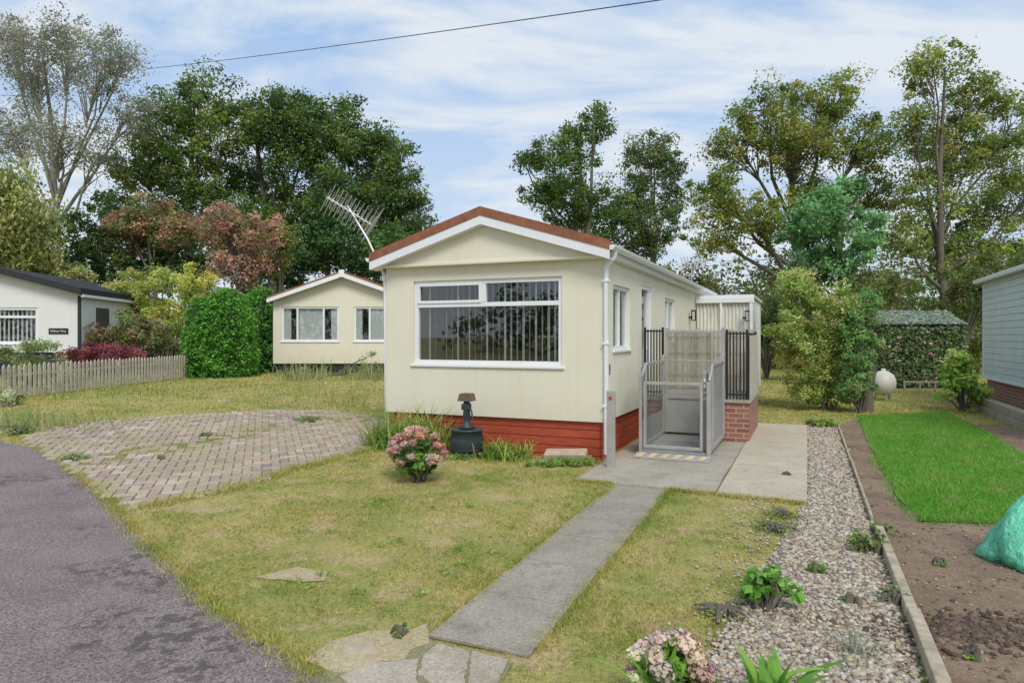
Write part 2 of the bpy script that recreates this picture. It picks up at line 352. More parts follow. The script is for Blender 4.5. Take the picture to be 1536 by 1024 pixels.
# ---------------- rocks
ph=(1+5**.5)/2
ico=np.array([(-1,ph,0),(1,ph,0),(-1,-ph,0),(1,-ph,0),(0,-1,ph),(0,1,ph),(0,-1,-ph),(0,1,-ph),(ph,0,-1),(ph,0,1),(-ph,0,-1),(-ph,0,1)],float); ico/=np.linalg.norm(ico[0])
icf=np.array([(0,11,5),(0,5,1),(0,1,7),(0,7,10),(0,10,11),(1,5,9),(5,11,4),(11,10,2),(10,7,6),(7,1,8),(3,9,4),(3,4,2),(3,2,6),(3,6,8),(3,8,9),(4,9,5),(2,4,11),(6,2,10),(8,6,7),(9,8,1)])
def rocks(name,P,size,pal,mat,flat=.6,sink=.4,smooth=True,parent=None):
    N=len(P); s=size[:,None]*rng.uniform([.7,.7,flat*.7],[1.3,1.3,flat*1.3],(N,3)); an=rng.random(N)*6.28
    v=ico[None]*s[:,None,:]*rng.uniform(.88,1.12,(N,12,1)); c,s_=np.cos(an)[:,None],np.sin(an)[:,None]
    x=v[...,0]*c-v[...,1]*s_; y=v[...,0]*s_+v[...,1]*c
    Z=tz(P[:,0],P[:,1])+.01+s[:,2]*sink
    V=np.stack([x+P[:,0:1],y+P[:,1:2],v[...,2]+Z[:,None]],-1).reshape(-1,3)
    Fa=(icf[None]+12*np.arange(N)[:,None,None]).reshape(-1,3)
    pal=np.array(pal); col=pal[rng.integers(0,len(pal),N)]*rng.uniform(.8,1.15,(N,1))
    return mesh_np(name,V,Fa,mat,parent,cols=np.repeat(col,12,0),smooth=smooth)
def scatter(poly,n,bias=0):
    p=np.array(poly); lo,hi=p.min(0),p.max(0); out=[]; tot=0
    while tot<n:
        P=lo+rng.random((n*2,2))*(hi-lo); P=P[inpoly(P,poly)]
        if bias: d=np.maximum(P[:,1],3.); P=P[rng.random(len(P))<(3.2/d)**bias]
        out.append(P); tot+=len(P)
    return np.concatenate(out)[:n]
P=scatter(gravel,17000,.9); P=P+rng.normal(0,.03,P.shape)
rocks('gravel',P,rng.uniform(.007,.018,len(P))*(1+np.maximum(P[:,1]-4,0)*.06),[(.55,.46,.34),(.46,.36,.25),(.6,.55,.47),(.38,.34,.29),(.52,.4,.26),(.64,.57,.46),(.3,.24,.18)],m_peb)
P=scatter(soil,9000,1.3); P=P[~inpoly(P,lawnR)]
rocks('soil_clods',P,rng.uniform(.003,.016,len(P)),[(.2,.135,.085),(.27,.19,.125),(.15,.1,.065),(.33,.25,.17)],m_peb,.7,.2,False)
hc=(np.array(site(1470,950))); P=hc+rng.normal(0,1,(900,2))*[.3,.12]
rocks('dark_soil_heap',P,rng.uniform(.006,.022,900),[(.1,.065,.045),(.14,.09,.06),(.18,.12,.08)],m_peb,.7,.3,False)
P=scatter(soil,600,1.); P=P[~inpoly(P,lawnR)]; rocks('flint_stones',P,rng.uniform(.005,.013,len(P)),[(.6,.55,.48),(.5,.42,.32)],m_peb,.6,.6)
P=np.array([L(2.0+random.gauss(0,.12),random.uniform(-6,-1.4)) for _ in range(500)]); rocks('stray_gravel',P,rng.uniform(.007,.014,500),[(.55,.47,.36),(.42,.33,.23),(.6,.56,.5)],m_peb)
slabs('sunken_stone',[S([(508,985),(512,965),(560,962),(572,978)])],m_tan,top=.012,rag=.02)
# ---------------- grass
def blades(name,P,h,w,mat,lean=.5,vc=(.7,1.3),parent=None):
    N=len(P); an=rng.random(N)*6.28; h=h*rng.uniform(.5,1.4,N); w=w*rng.uniform(.7,1.3,N)
    dx,dy=np.cos(an),np.sin(an); le=rng.uniform(0,lean,N)*h*1.6; la=rng.random(N)*6.28
    z=tz(P[:,0],P[:,1])
    A=np.stack([P[:,0]-dx*w/2,P[:,1]-dy*w/2,z],-1);B=np.stack([P[:,0]+dx*w/2,P[:,1]+dy*w/2,z],-1)
    T=np.stack([P[:,0]+np.cos(la)*le,P[:,1]+np.sin(la)*le,z+h],-1)
    V=np.stack([A,B,T],1).reshape(-1,3); col=rng.uniform(*vc,(N,1))*np.array([[1,1,1]])+rng.normal(0,.05,(N,3))
    return mesh_np(name,V,np.arange(3*N).reshape(-1,3),mat,parent,cols=np.repeat(np.clip(col,.3,1.6),3,0))
house_fp=[L(-3.3,0),L(.02,0),L(.02,10.2),L(-3.3,10.2)]
lowzones=[road,drive,pathp,apron,padA,padB,gravel,soil,house_fp]
def outside(P,zones,keep=.0):
    k=np.ones(len(P),bool)
    for z in zones: k&=~inpoly(P,z)
    return k
def pnoise(P,s=1.,ph=0):
    x,y=P[:,0]*s,P[:,1]*s
    return (np.sin(x*1.7+1.3*np.sin(y*1.1+ph))+np.sin(y*2.3+1.7*np.sin(x*.9+ph*2))+np.sin((x+y)*3.1+ph))/3
near=[(-6,3),(3.6,2.6),(4.5,10),(-7,10.5)]
P=scatter(near,330000,1.2); P=P[outside(P,lowzones)]; P=P[rng.random(len(P))<.52+.5*pnoise(P,1.5)+.35*pnoise(P,5,1)]
wk=inpoly(P,wear)|inpoly(P,wear2); P=P[~wk|(rng.random(len(P))<.25)]
blades('lawn_grass',P,.021*(1+.4*pnoise(P,.9,2)),.007*(1+np.maximum(P[:,1]-4,0)*.09),m_blade,1.3,(.65,1.25))
far=[(-24,8.5),(14,8.5),(20,34),(-26,34)]
P=scatter(far,230000,1.2); P=P[outside(P,lowzones)]
blades('distant_lawn_grass',P,.04*(1+.5*pnoise(P,.6,1)),.016*(1+np.maximum(P[:,1]-10,0)*.08),m_blade,1.)
P=scatter(lawnR,90000,1.); blades('lush_lawn_grass',P,.04*(1+.3*pnoise(P,2.)),.009,m_blade2,.9,(.6,1.35)).location.z=.02
P=scatter(strip,5500); P2=scatter(drive,140000,.5); P2=P2[(pnoise(P2,1.3,3)+.6*pnoise(P2,6,1)>.15)&(rng.random(len(P2))<.5)]
blades('driveway_weeds',np.concatenate([P,P2]),.024,.01,m_blade,1.)
def edge_tufts(name,line,n,spread,h,w,mat,lean=.7):
    pts=np.array(resample(line,.05,0,False)); c=pts[rng.integers(0,len(pts),n)]; c=c+rng.normal(0,spread,(n,2))
    return blades(name,c,h,w,mat,lean)
edge_tufts('road_edge_grass',road_e[4:],6000,.05,.035,.009,m_blade)
edge_tufts('path_edge_grass',[L(.5,-1.4),L(.55,-5.3)],6000,.025,.032,.007,m_blade)
edge_tufts('path_edge_grass',[L(1.09,-1.4),L(1.13,-5.3)],5500,.025,.032,.007,m_blade)
edge_tufts('pad_edge_grass',[L(.05,-1.3),L(.5,-1.3)],900,.03,.04,.009,m_blade)
edge_tufts('pad_edge_grass',[L(1.1,-1.33),L(2.4,-1.42)],2200,.03,.04,.009,m_blade)
edge_tufts('right_lawn_edge_grass',lawnR[5:],2500,.05,.045,.009,m_blade2)
edge_tufts('driveway_edge_grass',drive[7:12],4500,.06,.045,.011,m_blade)
P=scatter(soil,2500,1.); P=P[pnoise(P,2.,5)>.35]; blades('soil_weeds',P,.035,.01,m_blade2,.9)
# ---------------- foliage
def leaf_arrays(Cn,R,per,leaf,col,flat=.75,aspect=.55,cv=.3,lv=.2,hue=.08,outw=.6,droop=0,shell=.55,up=.5,gain=1.2):
    Cn=np.asarray(Cn,float);K=len(Cn); N=K*per
    R=np.broadcast_to(R,(K,)); idx=np.repeat(np.arange(K),per)
    d=rng.normal(size=(N,3)); d/=np.linalg.norm(d,axis=1)[:,None]
    rr=(shell+(1-shell)*rng.random(N))*rng.uniform(.5,1.1,N)
    off=d*rr[:,None]*R[idx][:,None]; off[:,2]*=flat
    if droop: off[:,2]-=np.abs(rng.random(N))**.8*droop*R[idx]; off[:,:2]=np.round(off[:,:2]/.22)*.22+rng.normal(0,.03,(N,2))
    P=Cn[idx]+off
    nrm=d*outw+np.array([0,0,up])+rng.normal(0,.55,(N,3)); nrm/=np.linalg.norm(nrm,axis=1)[:,None]
    t=rng.normal(size=(N,3))
    if droop: t=t*.25+np.array([0,0,-1.])
    t-=nrm*(t*nrm).sum(1)[:,None]; t/=np.linalg.norm(t,axis=1)[:,None]; b=np.cross(nrm,t)
    l=leaf*rng.uniform(.6,1.3,N)[:,None]
    V=np.stack([P-t*l*.5,P+b*l*aspect*.5+t*l*.05,P+t*l*.5-nrm*l*.08,P-b*l*aspect*.5+t*l*.05],1).reshape(-1,3)
    cl=rng.uniform(1-cv,1+cv,(K,1))*(1+rng.normal(0,hue,(K,3))); col=np.array(col)
    if col.ndim==2: base=col[rng.integers(0,len(col),K)]
    else: base=np.broadcast_to(col,(K,3))
    cN=(base*cl)[idx]*rng.uniform(1-lv,1+lv,(N,1))*gain
    cN=cN*.93+.07*cN.mean(1)[:,None]
    return V,np.arange(4*N).reshape(-1,4),np.repeat(np.clip(cN,0.005,.85),4,0)
def clumps_in(ells,K,shell=.45):
    E=np.array(ells,float); w=(E[:,3]*E[:,4]*E[:,5])**(2/3); w/=w.sum(); k=rng.choice(len(E),K,p=w)
    d=rng.normal(size=(K,3)); d/=np.linalg.norm(d,axis=1)[:,None]; r=(shell+(1-shell)*rng.random(K))*rng.uniform(.8,1.12,K)
    return E[k,:3]+d*r[:,None]*E[k,3:6],k
def tree(name,bx,by,ells,col,K=150,per=120,cr=.8,leaf=.2,tr=.25,bark=None,mat=None,droop=0,cv=.35,limbs=.5,shell=.4,hue=.05,flat=.75,lowbr=.35):
    bz=float(tz(bx,by)); e=empty(name,(0,0,0)); E=np.array(ells,float); Cn,k=clumps_in(E,K,shell)
    top=E[np.argmax(E[:,2])]; base=np.array([bx,by,bz-.1]); topp=np.array([top[0]*.6+bx*.4,top[1],top[2]])
    n=9; t=np.linspace(0,1,n)[:,None]; tp=base+(topp-base)*t; tp[1:,:2]+=np.cumsum(rng.normal(0,tr*.5,(n-1,2)),0); tr_r=tr*(1-.88*t[:,0])**.9; tr_r[0]*=1.35
    lst=[(tp,tr_r)]
    for q,ee in enumerate(E):
        c=ee[:3]; f=np.clip((c[2]-bz)/(topp[2]-bz)*.55,lowbr*.8,.8); si=f*(n-1); i0=int(si); s=tp[i0]+(tp[min(i0+1,n-1)]-tp[i0])*(si-i0)
        m=(s+c)/2+np.array([0,0,-.05])*np.linalg.norm(c-s)+rng.normal(0,.15,3); pts=np.array([s,(s+m)/2+rng.normal(0,.1,3),m,(m+c)/2+rng.normal(0,.15,3),c]); r0=tr*.5*(1-f*.5)
        lst.append((pts,np.linspace(r0,r0*.3,5)))
        mem=np.where(k==q)[0]; mem=mem[rng.random(len(mem))<limbs]
        for w_ in mem:
            tt=rng.uniform(.3,1); sp=pts[2]+(pts[4]-pts[2])*tt; ep=Cn[w_]; mid=(sp+ep)/2+rng.normal(0,.15,3)
            lst.append((np.array([sp,mid,ep]),np.array([r0*.3,r0*.18,r0*.05])))
    tubes('trunk_and_limbs',e,bark or m_bark,lst,6)
    R=cr*rng.uniform(.45,1.35,K)
    V,Fa,Co=leaf_arrays(Cn,R,per,leaf,col,cv=cv,droop=droop,hue=hue,flat=flat)
    mesh_np('foliage',V,Fa,mat or m_leaf,e,cols=Co)
    return e
def PE(l,d,ry=None,dj=.8):
    out=[]
    for q in l:
        u,v,ru,rv=q[:4]; dd=d+rng.uniform(-dj,dj); rx=ru*dd/F; out.append((wx(u,dd),dd,wz(v,dd),rx,(ry or rx),rv*dd/F))
    return out
G1=[(.1,.18,.035),(.16,.24,.045),(.08,.145,.035),(.13,.2,.035)]
G2=[(.25,.31,.055),(.31,.33,.06),(.2,.27,.05),(.34,.32,.07),(.17,.24,.045)]
tree('oak_tree',wx(300,42),42,PE([(300,155,62,60),(250,200,66,58),(345,195,60,62),(290,270,100,60),(205,255,48,45),(250,340,90,50),(345,340,70,45)],42),G1+[(.24,.29,.06),(.21,.27,.05)],400,95,1.0,.22,.34)
tree('oak_tree',wx(425,43),43,PE([(425,182,60,55),(385,170,36,38),(470,195,48,60),(430,265,85,58),(400,340,75,50),(480,330,55,55)],43),G1,340,95,1.0,.22,.34)
tree('oak_tree',wx(550,41),41,PE([(515,190,50,52),(560,235,52,55),(595,255,36,66),(560,310,80,52),(622,315,34,36),(510,300,55,62),(590,350,66,35)],41),G1[1:]+[(.08,.15,.045)],350,95,.95,.22,.3)
tree('silver_willow_tree',wx(95,38),38,PE([(50,110,70,80),(150,110,70,75),(100,55,90,32),(200,160,45,60),(20,60,50,35),(185,80,45,40),(90,210,80,50),(20,200,50,70),(150,230,40,60)],38,dj=1.5),[(.3,.31,.22),(.24,.26,.18),(.36,.36,.28)],340,65,1.0,.155,.28,m_barkg,limbs=1.,shell=.2,lowbr=.25)
tree('weeping_willow_tree',wx(5,30),30,PE([(-15,265,70,45),(35,275,45,45),(10,320,75,50),(60,330,25,40),(20,370,60,40)],30),[(.33,.36,.1),(.4,.4,.14),(.27,.31,.09)],120,150,.9,.2,.3,droop=2.2)
tree('copper_leaf_tree',wx(235,33),33,PE([(225,325,45,38),(200,350,40,40),(265,350,35,40)],33),[(.42,.24,.14),(.2,.25,.07),(.18,.22,.06),(.36,.26,.12)],90,110,.6,.17,.18)
tree('dry_brown_tree',wx(365,30),30,PE([(345,345,42,50),(365,390,45,45),(320,345,26,38),(390,350,30,35)],30),[(.5,.3,.22),(.44,.26,.18),(.27,.25,.1),(.54,.37,.27)],125,90,.5,.14,.16)
tree('green_yellow_tree',wx(420,31),31,PE([(415,355,28,32),(395,400,40,30)],31),[(.42,.37,.08),(.24,.29,.06)],50,100,.5,.15,.12)
tree('dark_green_tree',wx(480,34),34,PE([(480,370,55,50),(440,400,40,35),(540,385,55,40),(600,375,45,35),(500,330,35,30)],34),[(.075,.16,.04),(.1,.2,.05),(.06,.13,.035)],170,110,.7,.19,.2)
tree('dark_green_tree',wx(145,34),34,PE([(150,370,60,45),(60,410,60,40),(110,345,40,30),(280,400,50,40),(220,400,50,40),(170,310,40,30)],34),[(.08,.15,.045),(.12,.19,.05)],180,110,.7,.19,.2)
tree('ash_tree',wx(875,40),40,PE([(870,215,48,45),(830,250,58,40),(895,180,25,36),(785,240,26,16),(860,300,70,45),(920,330,40,40),(815,290,40,22),(860,350,60,30)],40),G1+[(.15,.23,.055)],250,90,.75,.19,.24)
tree('ash_tree',wx(985,42),42,PE([(975,235,46,42),(1010,270,33,50),(950,290,38,50),(985,335,55,45),(950,370,50,30)],42),[(.12,.19,.06),(.16,.23,.08),(.2,.25,.09)],200,90,.75,.19,.24)
tree('yellow_green_oak_tree',wx(1190,34),34,PE([(1145,165,55,42),(1250,150,48,42),(1105,215,46,38),(1200,220,80,50),(1295,215,45,48),(1075,285,45,45),(1130,330,60,45),(1230,300,60,40),(1190,145,28,22),(1070,350,40,40),(1310,290,40,50)],34),G2,440,85,.74,.17,.34,limbs=.7)
tree('yellow_green_oak_tree',wx(1410,31),31,PE([(1400,105,42,42),(1455,150,45,50),(1365,190,45,50),(1430,230,75,55),(1515,190,50,70),(1385,300,55,50),(1480,310,60,55),(1545,290,60,70),(1420,370,60,45),(1500,390,60,40),(1350,360,40,50)],31),[(.21,.29,.055),(.27,.33,.06),(.17,.24,.05),(.3,.31,.07)],480,85,.7,.16,.22,limbs=.7)
tree('blue_green_tree',wx(1250,21),21,PE([(1240,320,48,40),(1275,285,22,26),(1205,345,38,30),(1270,375,45,42),(1225,395,48,35),(1300,340,30,34)],21),[(.19,.38,.14),(.26,.44,.2),(.15,.31,.1)],200,105,.36,.12,.1)
def belt(name,x0,x1,y,h,K,per,leaf,col,cr=1.3,dy=4,z0=0):
    C=np.column_stack([rng.uniform(x0,x1,K),y+rng.uniform(-dy,dy,K),rng.random(K)**.8]); hh=h*(.75+.3*np.sin(C[:,0]*.35)*np.sin(C[:,0]*.13+1)+.1*np.sin(C[:,0]*1.3)); C[:,2]=.3+C[:,2]*hh+z0
    V,Fa,Co=leaf_arrays(C,cr*rng.uniform(.6,1.3,K),per,leaf,col,cv=.4); return mesh_np(name,V,Fa,m_leaf,cols=Co)
belt('distant_tree_belt',-60,0,52,10,620,55,.36,[(.08,.15,.035),(.11,.18,.045)])
belt('distant_tree_belt',0,60,50,8.5,600,55,.36,[(.13,.18,.045),(.17,.22,.055),(.22,.23,.06)])
belt('woodland_understorey',8,32,39,7.5,330,75,.22,[(.15,.21,.045),(.23,.27,.055),(.11,.16,.04),(.27,.28,.08)],1.,2.5)
belt('woodland_undergrowth',11,24,30,4.0,190,90,.17,[(.15,.21,.045),(.23,.28,.055),(.11,.16,.04)],.7,2.5)
belt('woodland_undergrowth',-26,-6,34,3.6,220,80,.2,[(.09,.17,.04),(.14,.21,.045)],.8,2)
belt('tree_belt_behind_road',-40,40,-24,6.5,330,40,.5,[(.07,.12,.03),(.1,.15,.035)],1.6,3)
def shrub(name,ells,col,K,per,cr,leaf,stem=True,cv=.3,aspect=.55,mat=None,bx=None,by=None,flat=.8,up=.5):
    E=np.array(ells,float); c=E.mean(0); bx=c[0] if bx is None else bx; by=c[1] if by is None else by; bz=float(tz(bx,by))
    e=empty(name); Cn,k=clumps_in(E,K,.3); Cn[:,2]=np.maximum(Cn[:,2],bz+.03)
    V,Fa,Co=leaf_arrays(Cn,cr*rng.uniform(.6,1.35,K),per,leaf,col,cv=cv,aspect=aspect,flat=flat,up=up); mesh_np('foliage',V,Fa,mat or m_leaf,e,cols=Co)
    if stem:
        lst=[]
        for q in Cn[::max(1,K//14)]:
            b=np.array([bx,by,bz-.02])+rng.normal(0,.03,3)*[1,1,0]; lst.append((np.array([b,(b+q)/2+[0,0,.05],q]),np.array([.018,.012,.004])*(1+cr*2)))
        tubes('stems',e,m_bark,lst,5)
    return e
shrub('golden_shrub',PE([(250,430,72,42),(195,455,40,45),(300,440,40,40),(240,480,60,40)],24,dj=.3),[(.46,.48,.09),(.38,.44,.09),(.54,.54,.14)],150,120,.32,.1)
shrub('golden_shrub',PE([(50,400,50,25),(20,410,40,25),(110,415,30,20)],30,dj=.3),[(.42,.42,.13),(.32,.35,.11)],60,90,.4,.14)
shrub('mixed_shrub',PE([(215,505,55,28),(150,500,30,20),(190,490,40,25)],21,dj=.3),[(.22,.27,.09),(.33,.31,.13),(.27,.23,.11)],80,100,.25,.09)
shrub('red_maple_shrub',PE([(165,528,58,15),(140,530,40,14)],19,dj=.2),[(.27,.07,.085),(.35,.11,.12),(.2,.05,.06)],75,110,.18,.07)
shrub('garden_plants',PE([(30,560,35,22),(90,575,40,25),(55,545,50,12),(10,530,30,12),(60,520,40,10)],16,dj=.5),[(.28,.34,.12),(.36,.37,.18),(.2,.28,.09)],110,80,.18,.06)
shrub('leafy_shrub',PE([(1200,450,38,44),(1215,520,46,54),(1240,565,50,46),(1188,430,28,34),(1258,480,38,54),(1176,505,24,38),(1205,585,34,24)],15,dj=.3),[(.36,.45,.1),(.26,.38,.08),(.45,.49,.15)],400,105,.22,.065,bx=wx(1235,15),by=15)
shrub('climber_on_stump',PE([(1287,480,30,42),(1290,530,30,46),(1282,580,30,34),(1300,455,20,24)],14.3,dj=.1),[(.18,.35,.1),(.25,.42,.14),(.32,.42,.15)],180,110,.16,.055)
tubes('tree_stump',None,m_bark,[(np.array([(wx(1300,14.6),14.6,-.05),(wx(1302,14.6),14.6,.5),(wx(1310,14.6),14.6,1.0)]),[.14,.11,.09])],8)
shrub('broadleaf_shrub',PE([(1440,560,30,28),(1470,590,22,20),(1425,590,18,18),(1445,535,18,16)],14.5,dj=.1),[(.32,.5,.08),(.42,.55,.13)],75,40,.16,.1,aspect=.6)
shrub('mixed_shrub',PE([(1160,480,30,40),(1140,500,20,25)],24,dj=.4),[(.14,.2,.06),(.2,.25,.07)],50,90,.35,.12)
shrub('dark_hedge_shrub',PE([(1330,430,60,40),(1460,430,60,50),(1500,430,50,60)],27,dj=.4),[(.1,.16,.045),(.17,.21,.06),(.23,.24,.07)],120,90,.45,.13)
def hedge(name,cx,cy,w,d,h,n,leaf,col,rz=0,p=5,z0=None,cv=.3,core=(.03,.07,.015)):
    z0=float(tz(cx,cy)) if z0 is None else z0; e=empty(name,(cx,cy,z0),rz)
    dd=rng.normal(size=(n,3)); dd[:,2]=np.abs(dd[:,2])*1.0-.15
    dd/=(np.abs(dd)**p).sum(1)[:,None]**(1/p); bump_=1+.09*np.sin(dd[:,0]*7)*np.sin(dd[:,2]*6+1)+.06*np.sin(dd[:,1]*11)+.06*np.sin(dd[:,2]*17+dd[:,0]*5)
    P=dd*[w/2,d/2,h*.5]*bump_[:,None]; P[:,2]=(dd[:,2]+.15)/1.15*h*(1+.06*np.sin(dd[:,0]*5))
    V,Fa,Co=leaf_arrays(P,leaf*1.7,3,leaf,col,cv=cv,lv=.3,outw=.3); mesh_np('foliage',V,Fa,m_leaf,e,cols=Co)
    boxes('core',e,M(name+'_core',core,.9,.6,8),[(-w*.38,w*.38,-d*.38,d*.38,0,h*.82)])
    return e
hedge('conifer_hedge',wx(320,20),20.5,1.75,1.6,2.45,6500,.1,[(.13,.35,.04),(.2,.42,.06),(.08,.25,.03)],p=3.2,cv=.5)
hedge('conifer_hedge',wx(382,23),23.2,1.4,2.4,2.65,5000,.11,[(.14,.34,.05),(.1,.26,.04)],p=3.6,cv=.5)
# ---------------- wall / window helpers
def wall_rects(u0,u1,z0,z1,ops):
    out=[];cur=u0
    for a,b,c,d in sorted(ops):
        if a>cur: out.append((cur,a,z0,z1))
        if c>z0: out.append((a,b,z0,c))
        if d<z1: out.append((a,b,d,z1))
        cur=b
    if cur<u1: out.append((cur,u1,z0,z1))
    return out
def face_map(face,plane):
    if face=='front': return lambda u0,u1,d0,d1,z0,z1:(u0,u1,plane+d0,plane+d1,z0,z1)
    if face=='right': return lambda u0,u1,d0,d1,z0,z1:(plane-d0,plane-d1,u0,u1,z0,z1)
    if face=='left': return lambda u0,u1,d0,d1,z0,z1:(plane+d0,plane+d1,u0,u1,z0,z1)
def window(par,pre,face,plane,u0,u1,z0,z1,mull=(),transom=None,fw=.055,back=None,backd=.14,sill=True,sashes=()):
    f=face_map(face,plane); B=[f(u0,u0+fw,.0,.07,z0,z1),f(u1-fw,u1,.0,.07,z0,z1),f(u0+fw,u1-fw,.0,.07,z0,z0+fw),f(u0+fw,u1-fw,.0,.07,z1-fw,z1)]
    if transom: B.append(f(u0+fw,u1-fw,.002,.068,transom-fw/2,transom+fw/2))
    for m in mull:
        mu,a,b=m if isinstance(m,tuple) else (m,z0+fw,z1-fw); B.append(f(mu-fw/2,mu+fw/2,.004,.066,a,b))
    for (a,b,c,d) in sashes:
        s=.04; B+=[f(a,a+s,-.014,.03,c,d),f(b-s,b,-.014,.03,c,d),f(a+s,b-s,-.014,.03,c,c+s),f(a+s,b-s,-.014,.03,d-s,d)]
    boxes(pre+'_frame',par,m_upvc,B,.004)
    boxes(pre+'_glass',par,m_glass,[f(u0+fw*.5,u1-fw*.5,.036,.042,z0+fw*.5,z1-fw*.5)])
    if sill: boxes(pre+'_sill',par,m_upvc,[f(u0-.04,u1+.04,-.06,-.002,z0-.035,z0-.002)],.005)
    if back: boxes(pre+'_curtain',par,back,[f(u0+fw,u1-fw,backd,backd+.01,z0+.01,z1-.01)])
def prism(name,par,mat,pts,y0,y1):
    n=len(pts); V=[(x,y0,z) for x,z in pts]+[(x,y1,z) for x,z in pts]; me=bpy.data.meshes.new(name)
    me.from_pydata(V,[],[list(range(n)),list(range(2*n-1,n-1,-1))]+[[k,k+n,(k+1)%n+n,(k+1)%n] for k in range(n)]); me.update(); me.materials.append(mat)
    return link(bpy.data.objects.new(name,me),par)
# ---------------- main park home
RZ=-math.atan2(.397,.918)
H=empty('park_home',(C0[0],C0[1],0),RZ); W_=3.3; Ln=10.1; WB=.5; WT=2.68
FW=(-2.83,-.56,1.21,2.40)
boxes('front_wall',H,m_cream,[(a,b,0,.12,c,d) for a,b,c,d in wall_rects(-W_,0,WB,WT,[FW])])
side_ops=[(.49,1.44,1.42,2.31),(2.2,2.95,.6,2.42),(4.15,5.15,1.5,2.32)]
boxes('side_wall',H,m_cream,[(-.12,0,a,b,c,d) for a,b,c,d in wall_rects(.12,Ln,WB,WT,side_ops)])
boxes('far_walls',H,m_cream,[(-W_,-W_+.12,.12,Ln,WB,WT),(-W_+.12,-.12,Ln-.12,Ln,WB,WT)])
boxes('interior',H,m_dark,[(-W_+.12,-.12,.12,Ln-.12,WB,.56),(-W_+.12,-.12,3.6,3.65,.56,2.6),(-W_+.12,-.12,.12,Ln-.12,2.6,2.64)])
bl=[]
for k in range(5):
    z0=-.06+k*.112
    bl+=[(-W_+.1,-.06,.05,.07,z0,z0+.104),(-.07,-.05,.071,Ln,z0,z0+.104)]
boxes('plinth_boards',H,m_red,bl,.004)
boxes('plinth_core',H,m_blackp,[(-W_+.12,-.08,.08,Ln,-.3,.5)])
RS=(3.31-2.76)/1.79; hw=1.79; xc=-1.65
def rz_(x): return 3.31-abs(x-xc)*RS
for nm,sg in (('roof_right',1),('roof_left',-1)):
    x1=xc+sg*hw; prism(nm,H,m_roof,[(xc,3.31),(x1,rz_(x1)),(x1,rz_(x1)+.03),(xc,3.34)] ,-.2,Ln+.15)
for sg in (1,-1):
    x1=xc+sg*hw
    prism('verge_trim',H,m_roof,[(xc,3.24),(x1,rz_(x1)-.07),(x1,rz_(x1)+.05),(xc,3.36)],-.235,-.2)
    prism('bargeboard',H,m_upvc,[(xc,3.12),(x1,rz_(x1)-.19),(x1,rz_(x1)-.07),(xc,3.238)],-.225,-.2)
    prism('soffit',H,m_upvc,[(xc,3.12),(x1,rz_(x1)-.19),(x1,rz_(x1)-.175),(xc,3.135)],-.198,0)
prism('gable_panel',H,m_cream,[(-W_+.0,2.64),(0,2.64),(0,rz_(0)-.18),(xc,3.13),(-W_,rz_(-W_)-.18)],-.1,.12)
boxes('gable_sill',H,m_cream,[(-W_-.005,.005,-.125,-.002,2.6,2.638)],.004)
boxes('eaves_fascia',H,m_upvc,[(.07,.1,-.2,Ln+.15,2.62,2.75),(-W_-.1,-W_-.07,-.2,Ln+.15,2.62,2.75),(0,.07,.0,Ln,2.62,2.635)])
an=np.linspace(math.pi,2*math.pi,9)
for sx,nm in ((.16,'gutter_right'),(-W_-.16,'gutter_left')):
    pts=[(sx+.055*math.cos(t),2.745+.06*math.sin(t)) for t in an]+[(sx+.045,2.745),(sx-.045,2.745)]
    prism(nm,H,m_upvc,pts,-.22,Ln+.16)
tubes('downpipe',H,m_upvc,[(np.array([(.16,-.02,2.7),(.15,-.02,2.62),(.045,-.02,2.5),(.045,-.02,.1)]),.034),(np.array([(-W_-.16,.05,2.7),(-W_-.05,.05,2.5),(-W_-.05,.05,.2)]),.03)],12)
boxes('pipe_clips',H,m_upvc,[(0.002,.088,-.06,.02,z,z+.03) for z in (.7,1.5,2.3)],.003)
window(H,'front_window','front',.03,FW[0],FW[1],FW[2],FW[3],[(-1.72,2.085,2.345)],2.05,.06,sashes=[(FW[0]+.05,-1.75,2.075,2.36)])
Vb=[];Fb=[];k=0;x=FW[0]+.1
while x<FW[1]-.06:
    an_=math.radians(random.uniform(40,60)); dx,dy=.038*math.cos(an_),.038*math.sin(an_)
    Vb+=[(x-dx,.14+dy,1.27),(x+dx,.14-dy,1.27),(x+dx,.14-dy,2.36),(x-dx,.14+dy,2.36)]; Fb.append([4*k,4*k+1,4*k+2,4*k+3]); k+=1; x+=.092
mesh_np('vertical_blinds',np.array(Vb),np.array(Fb),m_blind,H)
window(H,'side_window','right',-.03,.49,1.44,1.42,2.31,[.96],None,.05,m_teal,.1)
window(H,'side_window','right',-.03,4.15,5.15,1.5,2.32,[4.65],None,.05,m_curt,.1)
boxes('door_frame',H,m_upvc,[(-.1,-.01,2.2,2.26,.6,2.42),(-.1,-.01,2.89,2.95,.6,2.42),(-.1,-.01,2.26,2.89,2.36,2.42),(-.09,-.03,2.26,2.89,.6,1.4),(-.09,-.03,2.26,2.36,1.4,2.36),(-.09,-.03,2.79,2.89,1.4,2.36)],.005)
boxes('door_glass',H,m_glass,[(-.07,-.065,2.36,2.79,1.4,2.36)])
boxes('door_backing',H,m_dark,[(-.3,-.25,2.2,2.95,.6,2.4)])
tx=bpy.data.curves.new('num','FONT'); tx.body='1\n6'; tx.size=.15; tx.extrude=.008; tx.space_line=.8; tx.materials.append(m_brownf)
o=bpy.data.objects.new('house_number',tx); o.rotation_euler=(math.pi/2,0,math.pi/2); o.location=(.006,.12,1.32); link(o,H)
boxes('meter_box',H,m_brownf,[(.0,.03,.12,.24,1.1,1.24)],.004)
mt=[(-3.38,-.1,2.72),(-3.55,-.12,3.05),(-3.9,-.12,3.55)]
lst=[(np.array(mt),.016)]
